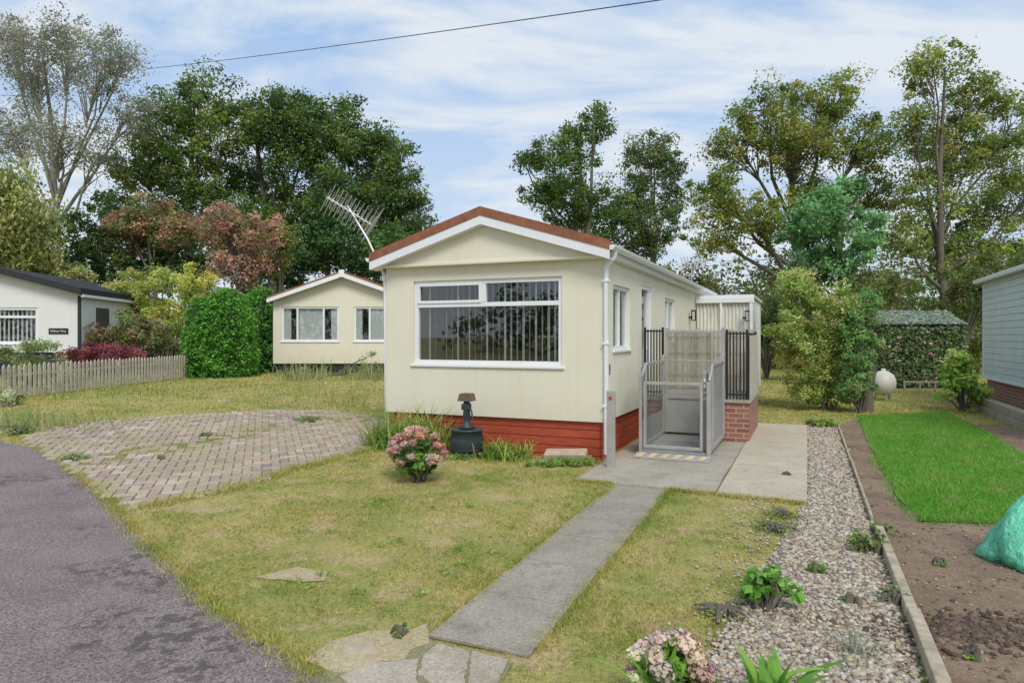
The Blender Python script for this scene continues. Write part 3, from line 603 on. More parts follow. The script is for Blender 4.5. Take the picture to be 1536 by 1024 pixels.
bc=np.array([-3.83,-.12,3.45]); bd=np.array([.42,.25,-.3]); bd/=np.linalg.norm(bd); ed=np.array([.72,-.25,.35]); ed-=bd*(ed@bd)*.75; ed/=np.linalg.norm(ed); pd=np.cross(bd,ed)
lst.append((np.array([bc-bd*.42,bc+bd*.34]),.014))
for k in range(11):
    c=bc+bd*(-.4+k*.07)
    for s in (.07,-.07): lst.append((np.array([c+pd*s-ed*.23,c+pd*s+ed*.23]),.007))
    lst.append((np.array([c-pd*.07,c+pd*.07]),.007))
for s in (-.16,-.08,0,.08,.16):
    c=bc+bd*.36+pd*s; lst.append((np.array([c-ed*.27,c+ed*.27]),.007))
m_ali=M('aerial_aluminium',(.68,.68,.66),.4,.8,5,metal=.3)
tubes('tv_aerial',H,m_ali,lst,6)
lst=[(np.array([(-.35,9.6,2.9),(-.35,9.6,3.55)]),.015),(np.array([(-.6,9.5,3.5),(.1,9.6,3.5)]),.012)]
for k in range(8): lst.append((np.array([(-.58+k*.08,9.35,3.35),(-.58+k*.08,9.75,3.65)]),.008)); lst.append((np.array([(-.58+k*.08,9.75,3.35),(-.58+k*.08,9.35,3.65)]),.008))
tubes('rear_aerial',H,m_ali,lst,5)
def corr(name,par,mat,p0,p1,z0,z1,amp=.02,wl=.08):
    p0=np.array(p0);p1=np.array(p1);Ld=np.linalg.norm(p1-p0);n=int(Ld/wl*8);t=np.linspace(0,1,n);d=(p1-p0)/Ld;nn=np.array([d[1],-d[0]])
    P=p0+(p1-p0)*t[:,None]+nn*(amp*np.sin(t*Ld/wl*2*np.pi))[:,None]
    V=np.concatenate([np.column_stack([P,np.full(n,z0)]),np.column_stack([P,np.full(n,z1)])]); i=np.arange(n-1)
    return mesh_np(name,V,np.stack([i,i+1,i+n+1,i+n],-1),mat,par,smooth=True)
corr('lean_to_front_sheet',H,m_corr,(.02,7.9),(1.2,7.9),.3,2.48); corr('lean_to_side_sheet',H,m_corr,(1.24,7.95),(1.24,10.9),.3,2.48)
boxes('lean_to_frame',H,m_upvc,[(.0,1.3,7.84,10.95,2.5,2.56),(0.01,1.3,7.82,7.86,2.38,2.499),(1.2,1.27,7.83,7.9,0,2.38),(.55,.6,7.83,7.86,0,2.38)],.004)
for nm,p in (('wall_lantern',(.1,6.9)),('wall_lantern',(1.16,7.7))):
    boxes(nm,H,m_black,[(p[0]-.1,p[0]-.02,p[1]-.02,p[1]+.02,2.0,2.05),(p[0]-.05,p[0]+.05,p[1]-.05,p[1]+.05,2.16,2.19),(p[0]-.05,p[0]+.05,p[1]-.05,p[1]+.05,1.95,1.97)]+[(p[0]+i-.006,p[0]+i+.006,p[1]+j-.006,p[1]+j+.006,1.97,2.16) for i in (-.04,.04) for j in (-.04,.04)])
# ---------------- raised deck
D=empty('raised_brick_landing',(C0[0],C0[1],0),RZ)
boxes('brick_base',D,m_brick,[(.03,1.6,2.3,4.3,0,.6)]); boxes('slab_top',D,m_pad,[(.01,1.63,2.27,4.33,.602,.65)],.005)
def railing(name,par,mat,p0,p1,z0,z1,sp=.1,r=.009,post=.02):
    p0=np.array(p0);p1=np.array(p1);d=np.linalg.norm(p1-p0);n=max(2,int(d/sp)); l=[]
    for k in range(n+1):
        p=p0+(p1-p0)*k/n; rr=post if k in(0,n) else r; l.append((np.array([(*p,z0),(*p,z1 if k not in (0,n) else z1+.03)]),rr))
    for z in (z0+.08,z1-.03): l.append((np.array([(*p0,z),(*p1,z)]),.014))
    return tubes(name,par,mat,l,6)
railing('railing_left',D,m_black,(.03,2.32),(.31,2.32),.65,1.72,.045,.011)
railing('railing_right',D,m_black,(1.57,2.35),(1.57,4.2),.65,1.66,.07,.011)
railing('railing_front',D,m_black,(1.28,2.32),(1.57,2.32),.65,1.68,.045,.011)
rl=[]
for k in range(150):
    x=.02+k*1.55/150+rng.normal(0,.002); rl.append((x,x+rng.uniform(.005,.009),4.2+rng.normal(0,.008),4.22,.66,1.72+rng.normal(0,.025)))
boxes('reed_screen',D,m_reed,rl); boxes('reed_screen_ties',D,m_wood,[(.02,1.57,4.175,4.18,z,z+.01) for z in (.9,1.3,1.6)])
rl=[]
for k in range(66):
    y=2.4+k*1.75/66; rl.append((1.6,1.61,y,y+.022,.66,1.6+rng.normal(0,.02)))
boxes('reed_screen_side',D,m_reed,rl)
# ---------------- wheelchair lift
W=empty('wheelchair_platform_lift',(C0[0],C0[1],.022),RZ); a0,a1=.36,1.22;b0,b1=.58,2.2
boxes('platform',W,m_steel2,[(a0,a1,b0,b1,.02,.07)],.006)
fr=[(a0-.03,a0+.01,b0-.02,b0+.03,0,1.08),(a1-.01,a1+.04,b0-.02,b0+.03,0,1.0),
 (a0-.03,a0+.005,b0+.03,b1,.07,.13),(a1,a1+.035,b0+.03,b1,.07,.13),(a0-.03,a0+.005,.9,.94,.13,1.22),(a1,a1+.035,.9,.94,.13,1.22),(a0-.03,a0+.005,b1-.05,b1,.13,1.3),(a1,a1+.035,b1-.05,b1,.13,1.3),
 (a0-.03,a0+.005,.94,b1-.05,1.18,1.22),(a1,a1+.035,.94,b1-.05,1.18,1.22)]
boxes('side_frames',W,m_steel,fr,.005)
tubes('handrails',W,m_steel,[(np.array([(x,b0,1.0),(x,.75,1.1),(x,.92,1.2)]),.02) for x in (a0-.012,a1+.018)],8)
boxes('side_panels',W,m_steel2,[(a1+.012,a1+.02,b0+.03,b1-.05,.131,1.17),(a0-.02,a0-.012,b0+.03,b1-.05,.131,.45)])
boxes('side_glazing',W,m_glass2,[(a0-.018,a0-.012,b0+.03,b1-.05,.46,1.17)])
g0=a0+.03;g1=a1-.06
boxes('front_gate_frame',W,m_steel,[(g0,g0+.035,b0-.01,b0+.02,.1,.98),(g1-.035,g1,b0-.01,b0+.02,.1,.98),(g0+.035,g1-.035,b0-.01,b0+.02,.94,.98),(g0+.035,g1-.035,b0-.01,b0+.02,.1,.14)],.005)
boxes('front_gate_glass',W,m_glass2,[(g0+.035,g1-.035,b0,b0+.006,.14,.94)])
boxes('control_column',W,m_steel2,[(a1-.07,a1-.02,b0+.1,b0+.2,.1,1.12)],.008)
boxes('control_buttons',W,m_upvc,[(a1-.06,a1-.03,b0+.092,b0+.0985,.75+k*.08,.79+k*.08) for k in range(4)])
n=12;wd=(a1-a0+.1)/n
V=[];Fa=[]
pr=prism('ramp_plate',W,m_steel,[(0,0),(.22,0),(.22,.045)],0,a1-a0+.1); pr.rotation_euler=(0,0,math.pi/2); pr.location=(a1+.05,b0-.26,.0)
for k in range(n):
    if k%2==0:
        x=a0-.04+k*wd; V+=[(x,b0-.22,.013),(x+wd,b0-.22,.013),(x+wd+.05,b0-.06,.0455),(x+.05,b0-.06,.0455)]; m0=4*(k//2); Fa.append([m0,m0+1,m0+2,m0+3])
mesh_np('hazard_stripes',np.array(V),np.array(Fa),m_yel,W)
boxes('platform_treads',W,m_steel,[(a0+.06,a1-.06,b0+.12+k*.06,b0+.14+k*.06,.0715,.078) for k in range(14)])
c0,c1=.36,1.26;yb=2.24
boxes('landing_gate_frame',W,m_steel,[(c0,c0+.05,yb-.03,yb+.02,.1,1.72),(c1-.05,c1,yb-.03,yb+.02,.1,1.72),(c0+.05,c1-.05,yb-.025,yb+.015,1.64,1.68),(c0+.05,c1-.05,yb-.025,yb+.015,.62,.67),(c0+.05,c1-.05,yb-.02,yb+.01,1.2,1.22),(c1-.2,c1-.17,yb-.025,yb+.015,.67,1.64)],.005)
boxes('landing_gate_glass',W,m_glass2,[(c0+.05,c1-.2,yb-.004,yb+.002,.67,1.64)])
boxes('back_screen',W,m_steel,[(c0+.05,c1-.05,yb-.004,yb+.002,.1,.62)])
o=empty('lift_call_post',(*L(.22,-.44),0),RZ); boxes('post',o,m_steel,[(-.05,.05,-.03,.03,0,.95)],.01); boxes('call_button',o,m_red,[(-.02,.02,-.036,-.0305,.84,.88)])
# ---------------- barrel ornament
o=empty('barrel_pump_ornament',(*L(-1.75,-.42),.05),RZ)
lathe('barrel',o,m_dkplast,[(0,0),(.19,0),(.2,.02),(.225,.12),(.225,.2),(.2,.3),(.215,.305),(.215,.33),(.17,.335),(.15,.31),(0,.3)],0,0,0,32,.02)
lathe('bands',o,m_blackp,[(.212,.05),(.224,.05),(.228,.075),(.218,.08)],0,0,0,32)
lathe('pump_column',o,m_dkplast,[(0,.33),(.1,.33),(.11,.36),(.05,.4),(.04,.45),(.05,.5),(.045,.6),(.055,.66),(.03,.7),(0,.7)],0,0,0,16)
boxes('pump_head',o,m_dkplast,[(-.06,.05,-.05,.05,.58,.66)],.01)
prism('little_roof',o,m_stone,[(-.1,.7),(.1,.7),(.07,.8),(-.07,.8)],-.08,.08)
tubes('pump_handle',o,m_dkplast,[(np.array([(.0,0,.6),(.08,-.02,.58),(.11,-.04,.45)]),.012)],8)
o=empty('leaning_stone_slab',(*L(-.42,-.2),.0),RZ+.15); b_=boxes('slab',o,m_tan,[(-.28,.26,-.1,.1,.02,.15)],.02); b_.rotation_euler=(.25,-.05,0)
P=np.array([L(-.62+random.uniform(-.2,.2),-.5+random.uniform(-.06,.06)) for _ in range(14)]); rocks('garden_stones',P,rng.uniform(.025,.055,14),[(.62,.58,.5),(.5,.44,.35)],m_peb,.6,.6)
# ---------------- plants at front wall
def straps(name,P,h,w,col,seg=5,arch=.8,parent=None):
    V=[];Fa=[];Cc=[];n=0
    for (x,y) in P:
        an=random.random()*6.28; hh=h*random.uniform(.45,1.2); ar=arch*random.uniform(.2,1.2)*hh; z0=float(tz(x,y)); c=np.array(col[random.randrange(len(col))])*random.uniform(.75,1.25)
        px,py=-math.sin(an),math.cos(an)
        for s in range(seg+1):
            t=s/seg; ww=w*(1-t**2)*.5+.0008; r=ar*t**1.7; z=z0+hh*(t-.38*ar/hh*t**3)
            cx,cy=x+math.cos(an)*r,y+math.sin(an)*r; V+=[(cx-px*ww,cy-py*ww,z),(cx+px*ww,cy+py*ww,z)]; Cc+=[c,c]
            if s: Fa.append((n+2*s-2,n+2*s-1,n+2*s+1,n+2*s))
        n+=2*(seg+1)
    return mesh_np(name,np.array(V),np.array(Fa),m_leaf,parent,cols=np.array(Cc))
GB=[(.32,.46,.09),(.4,.5,.12),(.2,.33,.07),(.52,.46,.18)]
straps('crocosmia_leaves',[L(random.uniform(-3.35,-2.1),random.gauss(-.3,.15)) for _ in range(420)],.5,.024,GB,arch=1.1)
straps('crocosmia_leaves',[L(random.uniform(-1.65,-.9),random.gauss(-.34,.13)) for _ in range(260)],.3,.022,GB,arch=1.1)
straps('crocosmia_leaves',[L(random.gauss(-2.5,.2),random.gauss(-.3,.1)) for _ in range(170)],.66,.026,GB)
shrub('ground_cover',[(*L(-1.3,-.35),.05,.5,.15,.06),(*L(-.5,-.55),.04,.5,.15,.05),(*L(-.2,-.35),.04,.25,.12,.05),(*L(-2.9,-.4),.08,.4,.15,.08),(*L(-1.9,-.75),.03,.5,.12,.04)],[(.2,.34,.06),(.3,.42,.1)],150,60,.07,.03,False)
def hydrangea(name,x,y,r,h,heads,hr,lcol,fcol,nl=60,leaf=.1):
    z=float(tz(x,y)); e=shrub(name,[(x,y,z+h*.5,r*.85,r*.85,h*.42)],lcol,nl,26,r*.25,leaf,True,.3,.6,bx=x,by=y)
    Cn=[]
    for k in range(heads):
        th=random.random()*6.28; el=math.asin(random.uniform(-.15,1)); Cn.append((x+r*.95*math.cos(th)*math.cos(el),y+r*.95*math.sin(th)*math.cos(el),z+h*.5+h*.5*math.sin(el)))
    V,Fa,Co=leaf_arrays(np.array(Cn),hr*rng.uniform(.7,1.15,heads),130,hr*.42,fcol,flat=.8,aspect=.9,cv=.2,lv=.2,outw=1.6,shell=.85,up=.2,gain=1.)
    mesh_np('flower_heads',V,Fa,m_petal,e,cols=Co); return e
hx,hy=site(625,722)
hydrangea('pink_hydrangea',hx,hy,.31,.58,54,.06,[(.16,.3,.06),(.24,.38,.09),(.11,.22,.05)],[(.66,.33,.27),(.74,.46,.38),(.56,.26,.21),(.7,.52,.4)],60,.08)
hydrangea('faded_hydrangea',wx(1005,2.85),2.85,.17,.34,24,.055,[(.2,.38,.06),(.3,.46,.1)],[(.75,.5,.4),(.8,.64,.52),(.62,.38,.3),(.7,.62,.44)],30,.09)
px_,py_=wx(1160,2.85),2.85
straps('broadleaf_plant',[(px_+random.gauss(0,.03),py_+random.gauss(0,.03)) for _ in range(34)],.3,.06,[(.2,.42,.06),(.3,.5,.09),(.15,.34,.05)],8,.9)
straps('broadleaf_plant',[(wx(985,2.8)+random.gauss(0,.02),2.75+random.gauss(0,.02)) for _ in range(14)],.36,.045,[(.2,.42,.06),(.3,.5,.09)],8,.6)
straps('lavender_plant',[(wx(1290,3.4)+random.gauss(0,.04),3.4+random.gauss(0,.04)) for _ in range(40)],.22,.005,[(.33,.4,.26),(.4,.45,.32)])
for (u,v,r,h,nm,cl,lf) in [(1150,915,.17,.3,'strawberry_weed',[(.16,.36,.045),(.24,.44,.08)],.06),(1305,828,.17,.18,'garden_weed',[(.2,.33,.07),(.3,.38,.11)],.035),(1225,860,.07,.07,'garden_weed',[(.2,.36,.06)],.05),(1275,905,.05,.06,'garden_weed',[(.2,.38,.06)],.04),(1340,905,.1,.14,'garden_weed',[(.22,.3,.11)],.022),(1165,795,.26,.04,'garden_weed',[(.27,.36,.09)],.022),(1175,775,.2,.04,'garden_weed',[(.27,.36,.09)],.022),(600,952,.06,.05,'garden_weed',[(.27,.38,.07)],.02),(1460,992,.04,.03,'garden_weed',[(.22,.42,.06)],.03),(1235,640,.35,.15,'garden_weed',[(.28,.4,.08)],.05),(1180,715,.05,.05,'garden_weed',[(.18,.3,.06)],.03),(1410,850,.06,.03,'garden_weed',[(.18,.34,.06)],.03),(1085,925,.22,.03,'garden_weed',[(.38,.4,.12)],.016),(1320,800,.1,.1,'garden_weed',[(.2,.32,.07)],.03),(240,690,.05,.03,'garden_weed',[(.2,.32,.07)],.03),(110,690,.2,.05,'garden_weed',[(.25,.35,.09)],.03),(310,655,.12,.06,'garden_weed',[(.2,.3,.07)],.03),(30,650,.3,.12,'garden_weed',[(.28,.36,.12)],.035),(460,632,.25,.08,'garden_weed',[(.26,.34,.1)],.03)]:
    x,y=site(u,v); z=float(tz(x,y)); shrub(nm,[(x,y,z+h*.5,r,r,h*.45)],cl,max(6,int(r*140)),16,r*.3,lf,True,.3,.7)
for _ in range(30):
    x,y=site(random.uniform(420,860),random.uniform(750,900))
    if inpoly(np.array([[x,y]]),pathp)[0]: continue
    shrub('lawn_weed',[(x,y,.01,.08,.08,.008)],[(.25,.38,.07),(.32,.44,.1)],5,9,.03,.018,False,.3,.8)
straps('tall_weeds',[(lambda p:(p[0]+random.gauss(0,.4),p[1]+random.gauss(0,.3)))(site(u,640)) for u in [random.uniform(-60,130) for _ in range(450)]],.3,.01,[(.36,.4,.17),(.28,.38,.1),(.55,.5,.3)])
straps('tall_weeds',[(lambda p:(p[0]+random.gauss(0,.3),p[1]+random.gauss(0,.4)))(site(random.choice([random.gauss(455,14),random.gauss(555,10)]),569)) for _ in range(300)],.6,.02,[(.36,.4,.17),(.24,.33,.09),(.55,.48,.3)])
shrub('fence_plants',PE([(440,562,30,10),(555,550,16,28),(500,565,40,8)],20.5,dj=.3),[(.25,.34,.1),(.36,.4,.18),(.18,.27,.08)],60,70,.15,.05)
straps('fence_side_weeds',[(lambda p:(p[0]+random.gauss(0,.15),p[1]+random.gauss(0,.5)))(site(random.uniform(0,300),random.uniform(575,600))) for _ in range(500)],.22,.012,[(.34,.4,.14),(.27,.36,.09)])
straps('tall_weeds',[(lambda p:(p[0]+random.gauss(0,.25),p[1]+random.gauss(0,.15)))(site(random.uniform(400,560),random.uniform(592,612))) for _ in range(260)],.2,.012,[(.34,.4,.14),(.27,.36,.09),(.55,.5,.3)])
shrub('white_flower_shrub',PE([(8,600,22,14)],12.2,dj=0),[(.24,.33,.1),(.65,.65,.4)],24,50,.12,.06)
# ---------------- edging boards
o=empty('timber_edging',(C0[0],C0[1],0),RZ)
boxes('boards',o,m_wood2,[(2.9,2.925,-1.9,1.2,-.05,.06),(2.895,2.92,1.21,5.0,-.05,.05)],.006)
b_=boxes('board_front',o,m_wood2,[(2.895,2.955,-4.1,-2.3,-.03,.085),(2.9,2.965,-6.5,-4.12,-.03,.09)],.008); b_.rotation_euler=(0,0,.004)
# ---------------- right neighbour
NR=empty('right_neighbour_park_home',(C0[0],C0[1],0),RZ); na=6.5
boxes('core_walls',NR,m_clad,[(na+.03,na+3.3,3,12.1,.6,3.0)]); bl=[];z=.6
while z<2.98: bl.append((na,na+.028,3,12.06,z,z+.142)); z+=.15
boxes('cladding_boards',NR,m_clad,bl,.004)
boxes('brick_plinth',NR,m_brick,[(na+.06,na+3.25,3.1,12.0,-.1,.6)])
boxes('corner_trim',NR,m_upvc,[(na-.02,na+.05,12.062,12.13,.58,3.0),(na-.04,na+.1,3,12.2,.56,.598)],.004)
prism('roof',NR,m_blackp,[(na-.15,3.02),(na+1.65,3.6),(na+3.45,3.02)],2.9,12.3); boxes('gutter',NR,m_upvc,[(na-.2,na-.1,2.9,12.3,2.94,3.04)],.02)
window(NR,'window','left',na-.03,4.2,5.6,1.6,2.6,[4.9],None,.06,m_curt,.02)
o=empty('sleeper_retaining_wall',(C0[0],C0[1],0),RZ); bl=[]
for r in range(2):
    for k in range(4): bl.append((5.75+r*.02+random.uniform(-.01,.01),5.95,3.2+k*2.1+r*.4,5.28+k*2.1+r*.4,r*.155,r*.155+.15))
boxes('sleepers',o,m_wood,bl,.01)
# camo shed
sx,sy=wx(1375,21.5),22
o=empty('camouflage_netted_shed',(sx,sy,float(tz(sx,sy))-.02),-.1); boxes('walls',o,m_blackp,[(-1.2,1.2,-.9,.9,0,2.0)])
V=[(-1.3,-1.02,2.0),(1.3,-1.02,2.0),(1.3,1.02,2.0),(-1.3,1.02,2.0),(-1.1,.1,2.42),(1.1,.1,2.42)]
me=bpy.data.meshes.new('roof'); me.from_pydata(V,[],[[3,2,1,0],[0,1,5,4],[2,3,4,5],[1,2,5],[3,0,4]]); me.materials.append(M('shed_roof_canvas',(.3,.36,.28),.9,.6,6)); link(bpy.data.objects.new('roof',me),o)
P=np.column_stack([rng.uniform(-1.25,1.25,2200),np.full(2200,-.96),rng.uniform(.1,1.95,2200)]); P2=np.column_stack([np.full(900,-1.25),rng.uniform(-.9,.9,900),rng.uniform(.1,1.95,900)])
V,Fa,Co=leaf_arrays(np.concatenate([P,P2]),.09,5,.085,[(.13,.24,.08),(.2,.33,.12),(.36,.31,.17),(.07,.13,.05),(.28,.4,.18)],cv=.4); mesh_np('net_leaves',V,Fa,m_leaf,o,cols=Co)
P=np.column_stack([rng.uniform(-1.25,1.25,1300),rng.uniform(-1.04,.1,1300),np.zeros(1300)]); P[:,2]=2.04+(P[:,1]+1.02)/1.12*.42
V,Fa,Co=leaf_arrays(P,.05,4,.08,[(.44,.5,.42),(.32,.4,.31),(.5,.53,.47),(.22,.3,.18)],cv=.25,flat=.4); mesh_np('roof_net',V,Fa,m_leaf,o,cols=Co)
P=np.column_stack([rng.uniform(-1.2,1.2,40),np.full(40,-1.1),rng.uniform(.4,1.9,40)]); V,Fa,Co=leaf_arrays(P,.06,6,.06,[(.6,.25,.35),(.7,.5,.5)]); mesh_np('flowers',V,Fa,m_petal,o,cols=Co)
tx_,ty=wx(1325,17.2),17.2
o=empty('gas_tank',(tx_,ty,0)); lathe('tank_body',o,m_offw,[(0,.12),(.12,.13),(.24,.22),(.29,.38),(.29,.48),(.24,.64),(.12,.73),(.05,.75),(.05,.8),(0,.8)],0,0); tubes('legs',o,m_steel,[(np.array([(.18*math.cos(t),.18*math.sin(t),0),(.18*math.cos(t),.18*math.sin(t),.2)]),.02) for t in (0.3,2.4,4.5)],6)
o=empty('timber_bench_frame',(wx(1390,20),19.6,0)); boxes('rails',o,m_tan,[(-.9,.9,-.03,.03,.28,.33),(-.9,.9,-.03,.03,.08,.12)]+[(-.9+k*.44,-.86+k*.44,-.026,.026,0,.28) for k in range(5)],.004)
o=empty('low_brown_fence',(wx(1160,30),30,0)); boxes('panels',o,m_brownf,[(-1.0+k*.17,-.85+k*.17,0,.03,0,.85+.02*(k%2)) for k in range(12)])
# ---------------- left cream neighbour
nx_,ny_=wx(515,22.3),22.3; zb=float(tz(nx_,ny_))
N=empty('cream_park_home',(nx_,ny_,zb),.02); hw2=2.28
ops=[(-2.0,-.15,1.05,2.18),(.35,2.05,1.05,2.18)]
boxes('front_wall',N,m_cream,[(a,b,0,.12,c,d) for a,b,c,d in wall_rects(-hw2,hw2,.33,2.4,ops)])
boxes('side_walls',N,m_cream,[(-hw2,-hw2+.12,.12,9,.33,2.4),(hw2-.12,hw2,.12,9,.33,2.4),(-hw2,hw2,9,9.1,.33,2.4)])
boxes('interior',N,m_dark,[(-2.1,2.1,.6,.65,.33,2.4)]); boxes('plinth',N,m_blackp,[(-hw2+.08,hw2-.08,.08,8.9,-.2,.33)])
prism('gable',N,m_cream,[(-hw2,2.402),(hw2,2.402),(0,3.15)],0,.12)
for sg in (1,-1):
    x1=sg*2.4; P0=3.3;P1=2.45
    prism('roof',N,m_roof,[(0,P0-.03),(x1,P1-.03),(x1,P1+.04),(0,P0+.04)],-.25,9.2)
    prism('bargeboard',N,m_upvc,[(0,P0-.17),(x1,P1-.15),(x1,P1-.031),(0,P0-.031)],-.28,-.24)
boxes('finial',N,m_upvc,[(-.09,.09,-.3,-.281,3.12,3.36)],.01)
window(N,'window','front',.03,-2.0,-.15,1.05,2.18,[-1.5,-.65],None,.06); window(N,'window','front',.03,.35,2.05,1.05,2.18,[.85,1.6],None,.06)
boxes('net_curtains',N,m_curt,[(a,b,.11,.12,1.06,2.17) for a,b in ((-1.95,-1.72),(-1.46,-.7),(-.42,-.2),(.4,.6),(.88,1.55),(1.8,2.0))])
o=empty('timber_fence_panel',(wx(392,23),24.3,zb)); boxes('boards',o,m_brownf,[(-.5,.7,0,.03,k*.14,k*.14+.13) for k in range(11)]); boxes('posts',o,m_brownf,[(.3,.38,-.05,-.002,0,1.6)])
# ---------------- white neighbour
wx0,wy0=wx(-8,19.8),19.8; zb=float(tz(wx0,wy0)); N=empty('white_park_home',(wx0,wy0,zb),.14); hw3=2.3
boxes('front_wall',N,m_white_r,[(a,b,0,.12,c,d) for a,b,c,d in wall_rects(-hw3,hw3,.75,2.45,[(-.6,1.15,1.0,2.05)])]); boxes('plinth',N,m_blackp,[(-hw3+.05,hw3-.05,.05,7,-.1,.75)])
boxes('side_wall',N,m_white_r,[(hw3-.12,hw3,.12,7,.75,2.45),(-hw3,-hw3+.12,.12,7,.75,2.45)]); boxes('interior',N,m_dark,[(-2.1,2.1,.6,.65,.75,2.45)])
prism('gable',N,m_white_r,[(-hw3,2.452),(hw3,2.452),(hw3,2.5),(0,3.1),(-hw3,2.5)],0,.12)
for sg in (1,-1):
    prism('roof_edge',N,m_blackp,[(0,3.08),(sg*2.45,2.42),(sg*2.45,2.62),(0,3.26)],-.3,7.2)
window(N,'window','front',.03,-.6,1.15,1.0,2.05,[],1.78,.07,None); boxes('blinds',N,m_curt,[(-.55+k*.12,-.5+k*.12,.12,.13,1.0,2.05) for k in range(14)])
boxes('side_windows',N,m_dark,[(hw3+.002,hw3+.012,1+k*1.6,1.9+k*1.6,.9,2.1) for k in range(3)]); boxes('name_sign',N,m_black,[(1.45,1.98,-.02,-.002,1.28,1.45)])
tx=bpy.data.curves.new('signtext','FONT'); tx.body='Willow Way'; tx.size=.085; tx.align_x='CENTER'; tx.extrude=.002; tx.materials.append(m_upvc); o=bpy.data.objects.new('sign_text',tx); o.rotation_euler=(math.pi/2,0,0); o.location=(1.71,-.024,1.34); link(o,N)
boxes('gutter',N,m_upvc,[(2.4,2.48,-.2,7.2,2.36,2.44)]); boxes('corner_pipe',N,m_blackp,[(hw3-.05,hw3+.03,-.05,-.002,.3,2.4)])
railing('porch_railing',N,m_black,(2.7,1.5),(4.3,1.8),.1,1.2,.12,.012)
# ---------------- picket fence
p0=np.array(site(15,600));p1=np.array(site(290,566)); d=(p1-p0); Ld=np.linalg.norm(d); d/=Ld; p0=p0-d*2.5; Ld+=2.5
o=empty('picket_fence',(p0[0],p0[1],0),math.atan2(d[1],d[0])); V=[];Fa=[];n=0;t=0;bl=[]
while t<Ld:
    g=p0+d*t; z=float(tz(*g)); h=.68+random.uniform(-.02,.02); w=.07
    pts=[(t,z+.03),(t+w,z+.03),(t+w,z+h-.05),(t+w/2,z+h),(t,z+h-.05)]
    for y in (-.02,0): V+=[(x,y,zz) for x,zz in pts]
    me5=[list(range(n,n+5)),list(range(n+9,n+4,-1))]; Fa+=me5+[[n+k,n+5+k,n+5+(k+1)%5,n+(k+1)%5] for k in range(5)]; n+=10; t+=.135
m_fence=M('fence_picket_timber',(.58,.52,.42),.85,.65,4,.5,40)
me=bpy.data.meshes.new('pickets'); me.from_pydata(V,[],Fa); me.update(); me.materials.append(m_fence); link(bpy.data.objects.new('pickets',me),o)
t=0
while t<Ld:
    z=float(tz(*(p0+d*t))); bl+=[(t,t+1.0,.002,.03,z+.15,z+.2),(t,t+1.0,.002,.03,z+.45,z+.5)]
    if int(t)%2==0: bl.append((t,t+.07,.031,.1,z,z+.6))
    t+=1.0
boxes('rails',o,m_fence,bl)
# ---------------- net sack
o=empty('green_net_sack',(wx(1552,4.8),4.8,0)); an=np.linspace(0,2*np.pi,64,endpoint=False); V=[]; prof=[(0,.01),(.3,.01),(.33,.05),(.32,.11),(.28,.19),(.24,.28),(.19,.37),(.13,.46),(.07,.53),(.04,.57),(.09,.66),(.0,.62)]
for r,z in prof:
    rr=r*(1+.08*np.sin(an*5+z*14)+.06*np.sin(an*3+z*9+1)+.045*np.sin(an*13-z*11)+.03*np.sin(an*23)); V.append(np.stack([rr*np.cos(an)+z*.12,rr*np.sin(an)*.85,np.full(64,z)+r*.1*np.sin(an*4+1)*(z>.04)],-1))
i=np.arange(len(prof)-1)[:,None]*64;j=np.arange(64)[None];j2=(j+1)%64
mesh_np('sack',np.concatenate(V),np.stack([i+j,i+j2,i+64+j2,i+64+j],-1).reshape(-1,4),m_net,o,smooth=True)
# ---------------- overhead cables
def cable(name,A,B,sag,r,ext=0):
    A=np.array(A,float);B=np.array(B,float);B=A+(B-A)*(1+ext); t=np.linspace(0,1,30)[:,None]; P=A+(B-A)*t; P[:,2]-=(sag*4*t*(1-t))[:,0]; return tubes(name,None,m_black,[(P,r)],6)
cable('overhead_cable',(wx(225,36),36,wz(103,36)),(wx(935,15),15,wz(0,15)),.15,.012,.4)
cable('telephone_wire',(wx(-20,28),28,wz(388,28)),(wx(575,30),30,wz(408,30)),.15,.01)
cable('telephone_wire',(wx(1090,26),26,wz(392,26)),(wx(1600,24),24,wz(340,24)),.2,.01)
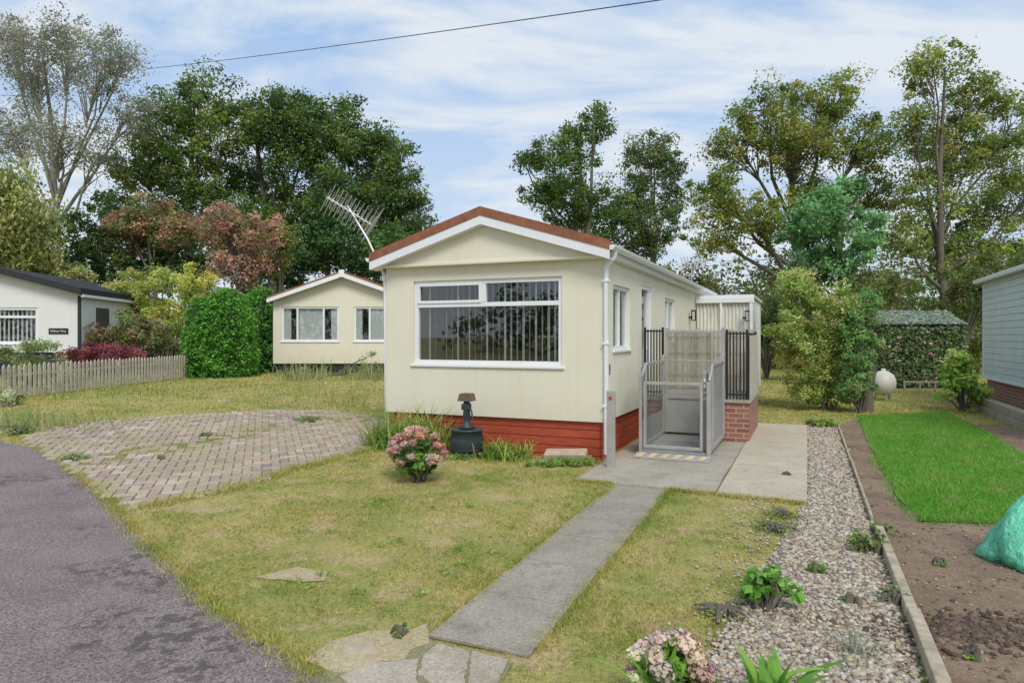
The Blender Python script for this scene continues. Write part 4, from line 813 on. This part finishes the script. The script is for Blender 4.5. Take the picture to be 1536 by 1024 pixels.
# ---------------- world, sun, camera
w=bpy.data.worlds.new('World'); sc.world=w; w.use_nodes=True; nt=w.node_tree; bg=nt.nodes['Background']
el,az=math.radians(48),math.radians(168)
sky=node(nt,'ShaderNodeTexSky',sky_type='NISHITA'); sky.sun_disc=False; sky.sun_elevation=el; sky.sun_rotation=az; sky.air_density=1.; sky.dust_density=.6; sky.ozone_density=1.3
tc=node(nt,'ShaderNodeTexCoord'); sp=node(nt,'ShaderNodeSeparateXYZ'); nt.links.new(tc.outputs['Generated'],sp.inputs[0])
ad=node(nt,'ShaderNodeMath',operation='ADD'); ad.inputs[1].default_value=.22; nt.links.new(sp.outputs[2],ad.inputs[0])
mx=node(nt,'ShaderNodeMath',operation='MAXIMUM'); mx.inputs[1].default_value=.05; nt.links.new(ad.outputs[0],mx.inputs[0])
dv=[]
for k in (0,1):
    q=node(nt,'ShaderNodeMath',operation='DIVIDE'); nt.links.new(sp.outputs[k],q.inputs[0]); nt.links.new(mx.outputs[0],q.inputs[1]); dv.append(q.outputs[0])
cb=node(nt,'ShaderNodeCombineXYZ'); nt.links.new(dv[0],cb.inputs[0]); nt.links.new(dv[1],cb.inputs[1])
mp=node(nt,'ShaderNodeMapping'); mp.inputs['Scale'].default_value=(.8,1.7,1); mp.inputs['Location'].default_value=(1.3,.4,0); nt.links.new(cb.outputs[0],mp.inputs[0])
n1=node(nt,'ShaderNodeTexNoise'); n1.inputs['Scale'].default_value=1.6; n1.inputs['Detail'].default_value=9; n1.inputs['Roughness'].default_value=.58; n1.inputs['Distortion'].default_value=.5; nt.links.new(mp.outputs[0],n1.inputs['Vector'])
k=ramp(nt,n1.outputs['Fac'],[(.42,(.08,.08,.08)),(.58,(.92,.92,.92))])
hz=ramp(nt,sp.outputs[2],[(.0,(.75,.75,.75)),(.45,(.05,.05,.05))])
kk=mix(nt,1.,k,hz,'SCREEN')
blue=mix(nt,.8,sky.outputs[0],(2.0,3.5,5.9))
col=mix(nt,kk,blue,(5.25,5.6,6.0))
nt.links.new(col,bg.inputs[0]); bg.inputs[1].default_value=.15
sd=bpy.data.lights.new('sun','SUN'); sd.energy=2.3; sd.angle=math.radians(22); sd.color=(1,.95,.88); so=bpy.data.objects.new('sun',sd); link(so)
dirv=Vector((math.sin(az)*math.cos(el),math.cos(az)*math.cos(el),math.sin(el))); so.rotation_euler=dirv.to_track_quat('Z','Y').to_euler(); so.location=(5,-10,20)
cd=bpy.data.cameras.new('camera'); cd.lens=24; cd.sensor_width=36; cd.shift_y=-7/1536; cd.clip_end=2000; co=bpy.data.objects.new('camera',cd); co.location=(0,0,EYE); co.rotation_euler=(math.pi/2,0,0); link(co); sc.camera=co
sc.view_settings.view_transform='Standard'; sc.view_settings.look='None'; sc.view_settings.exposure=0
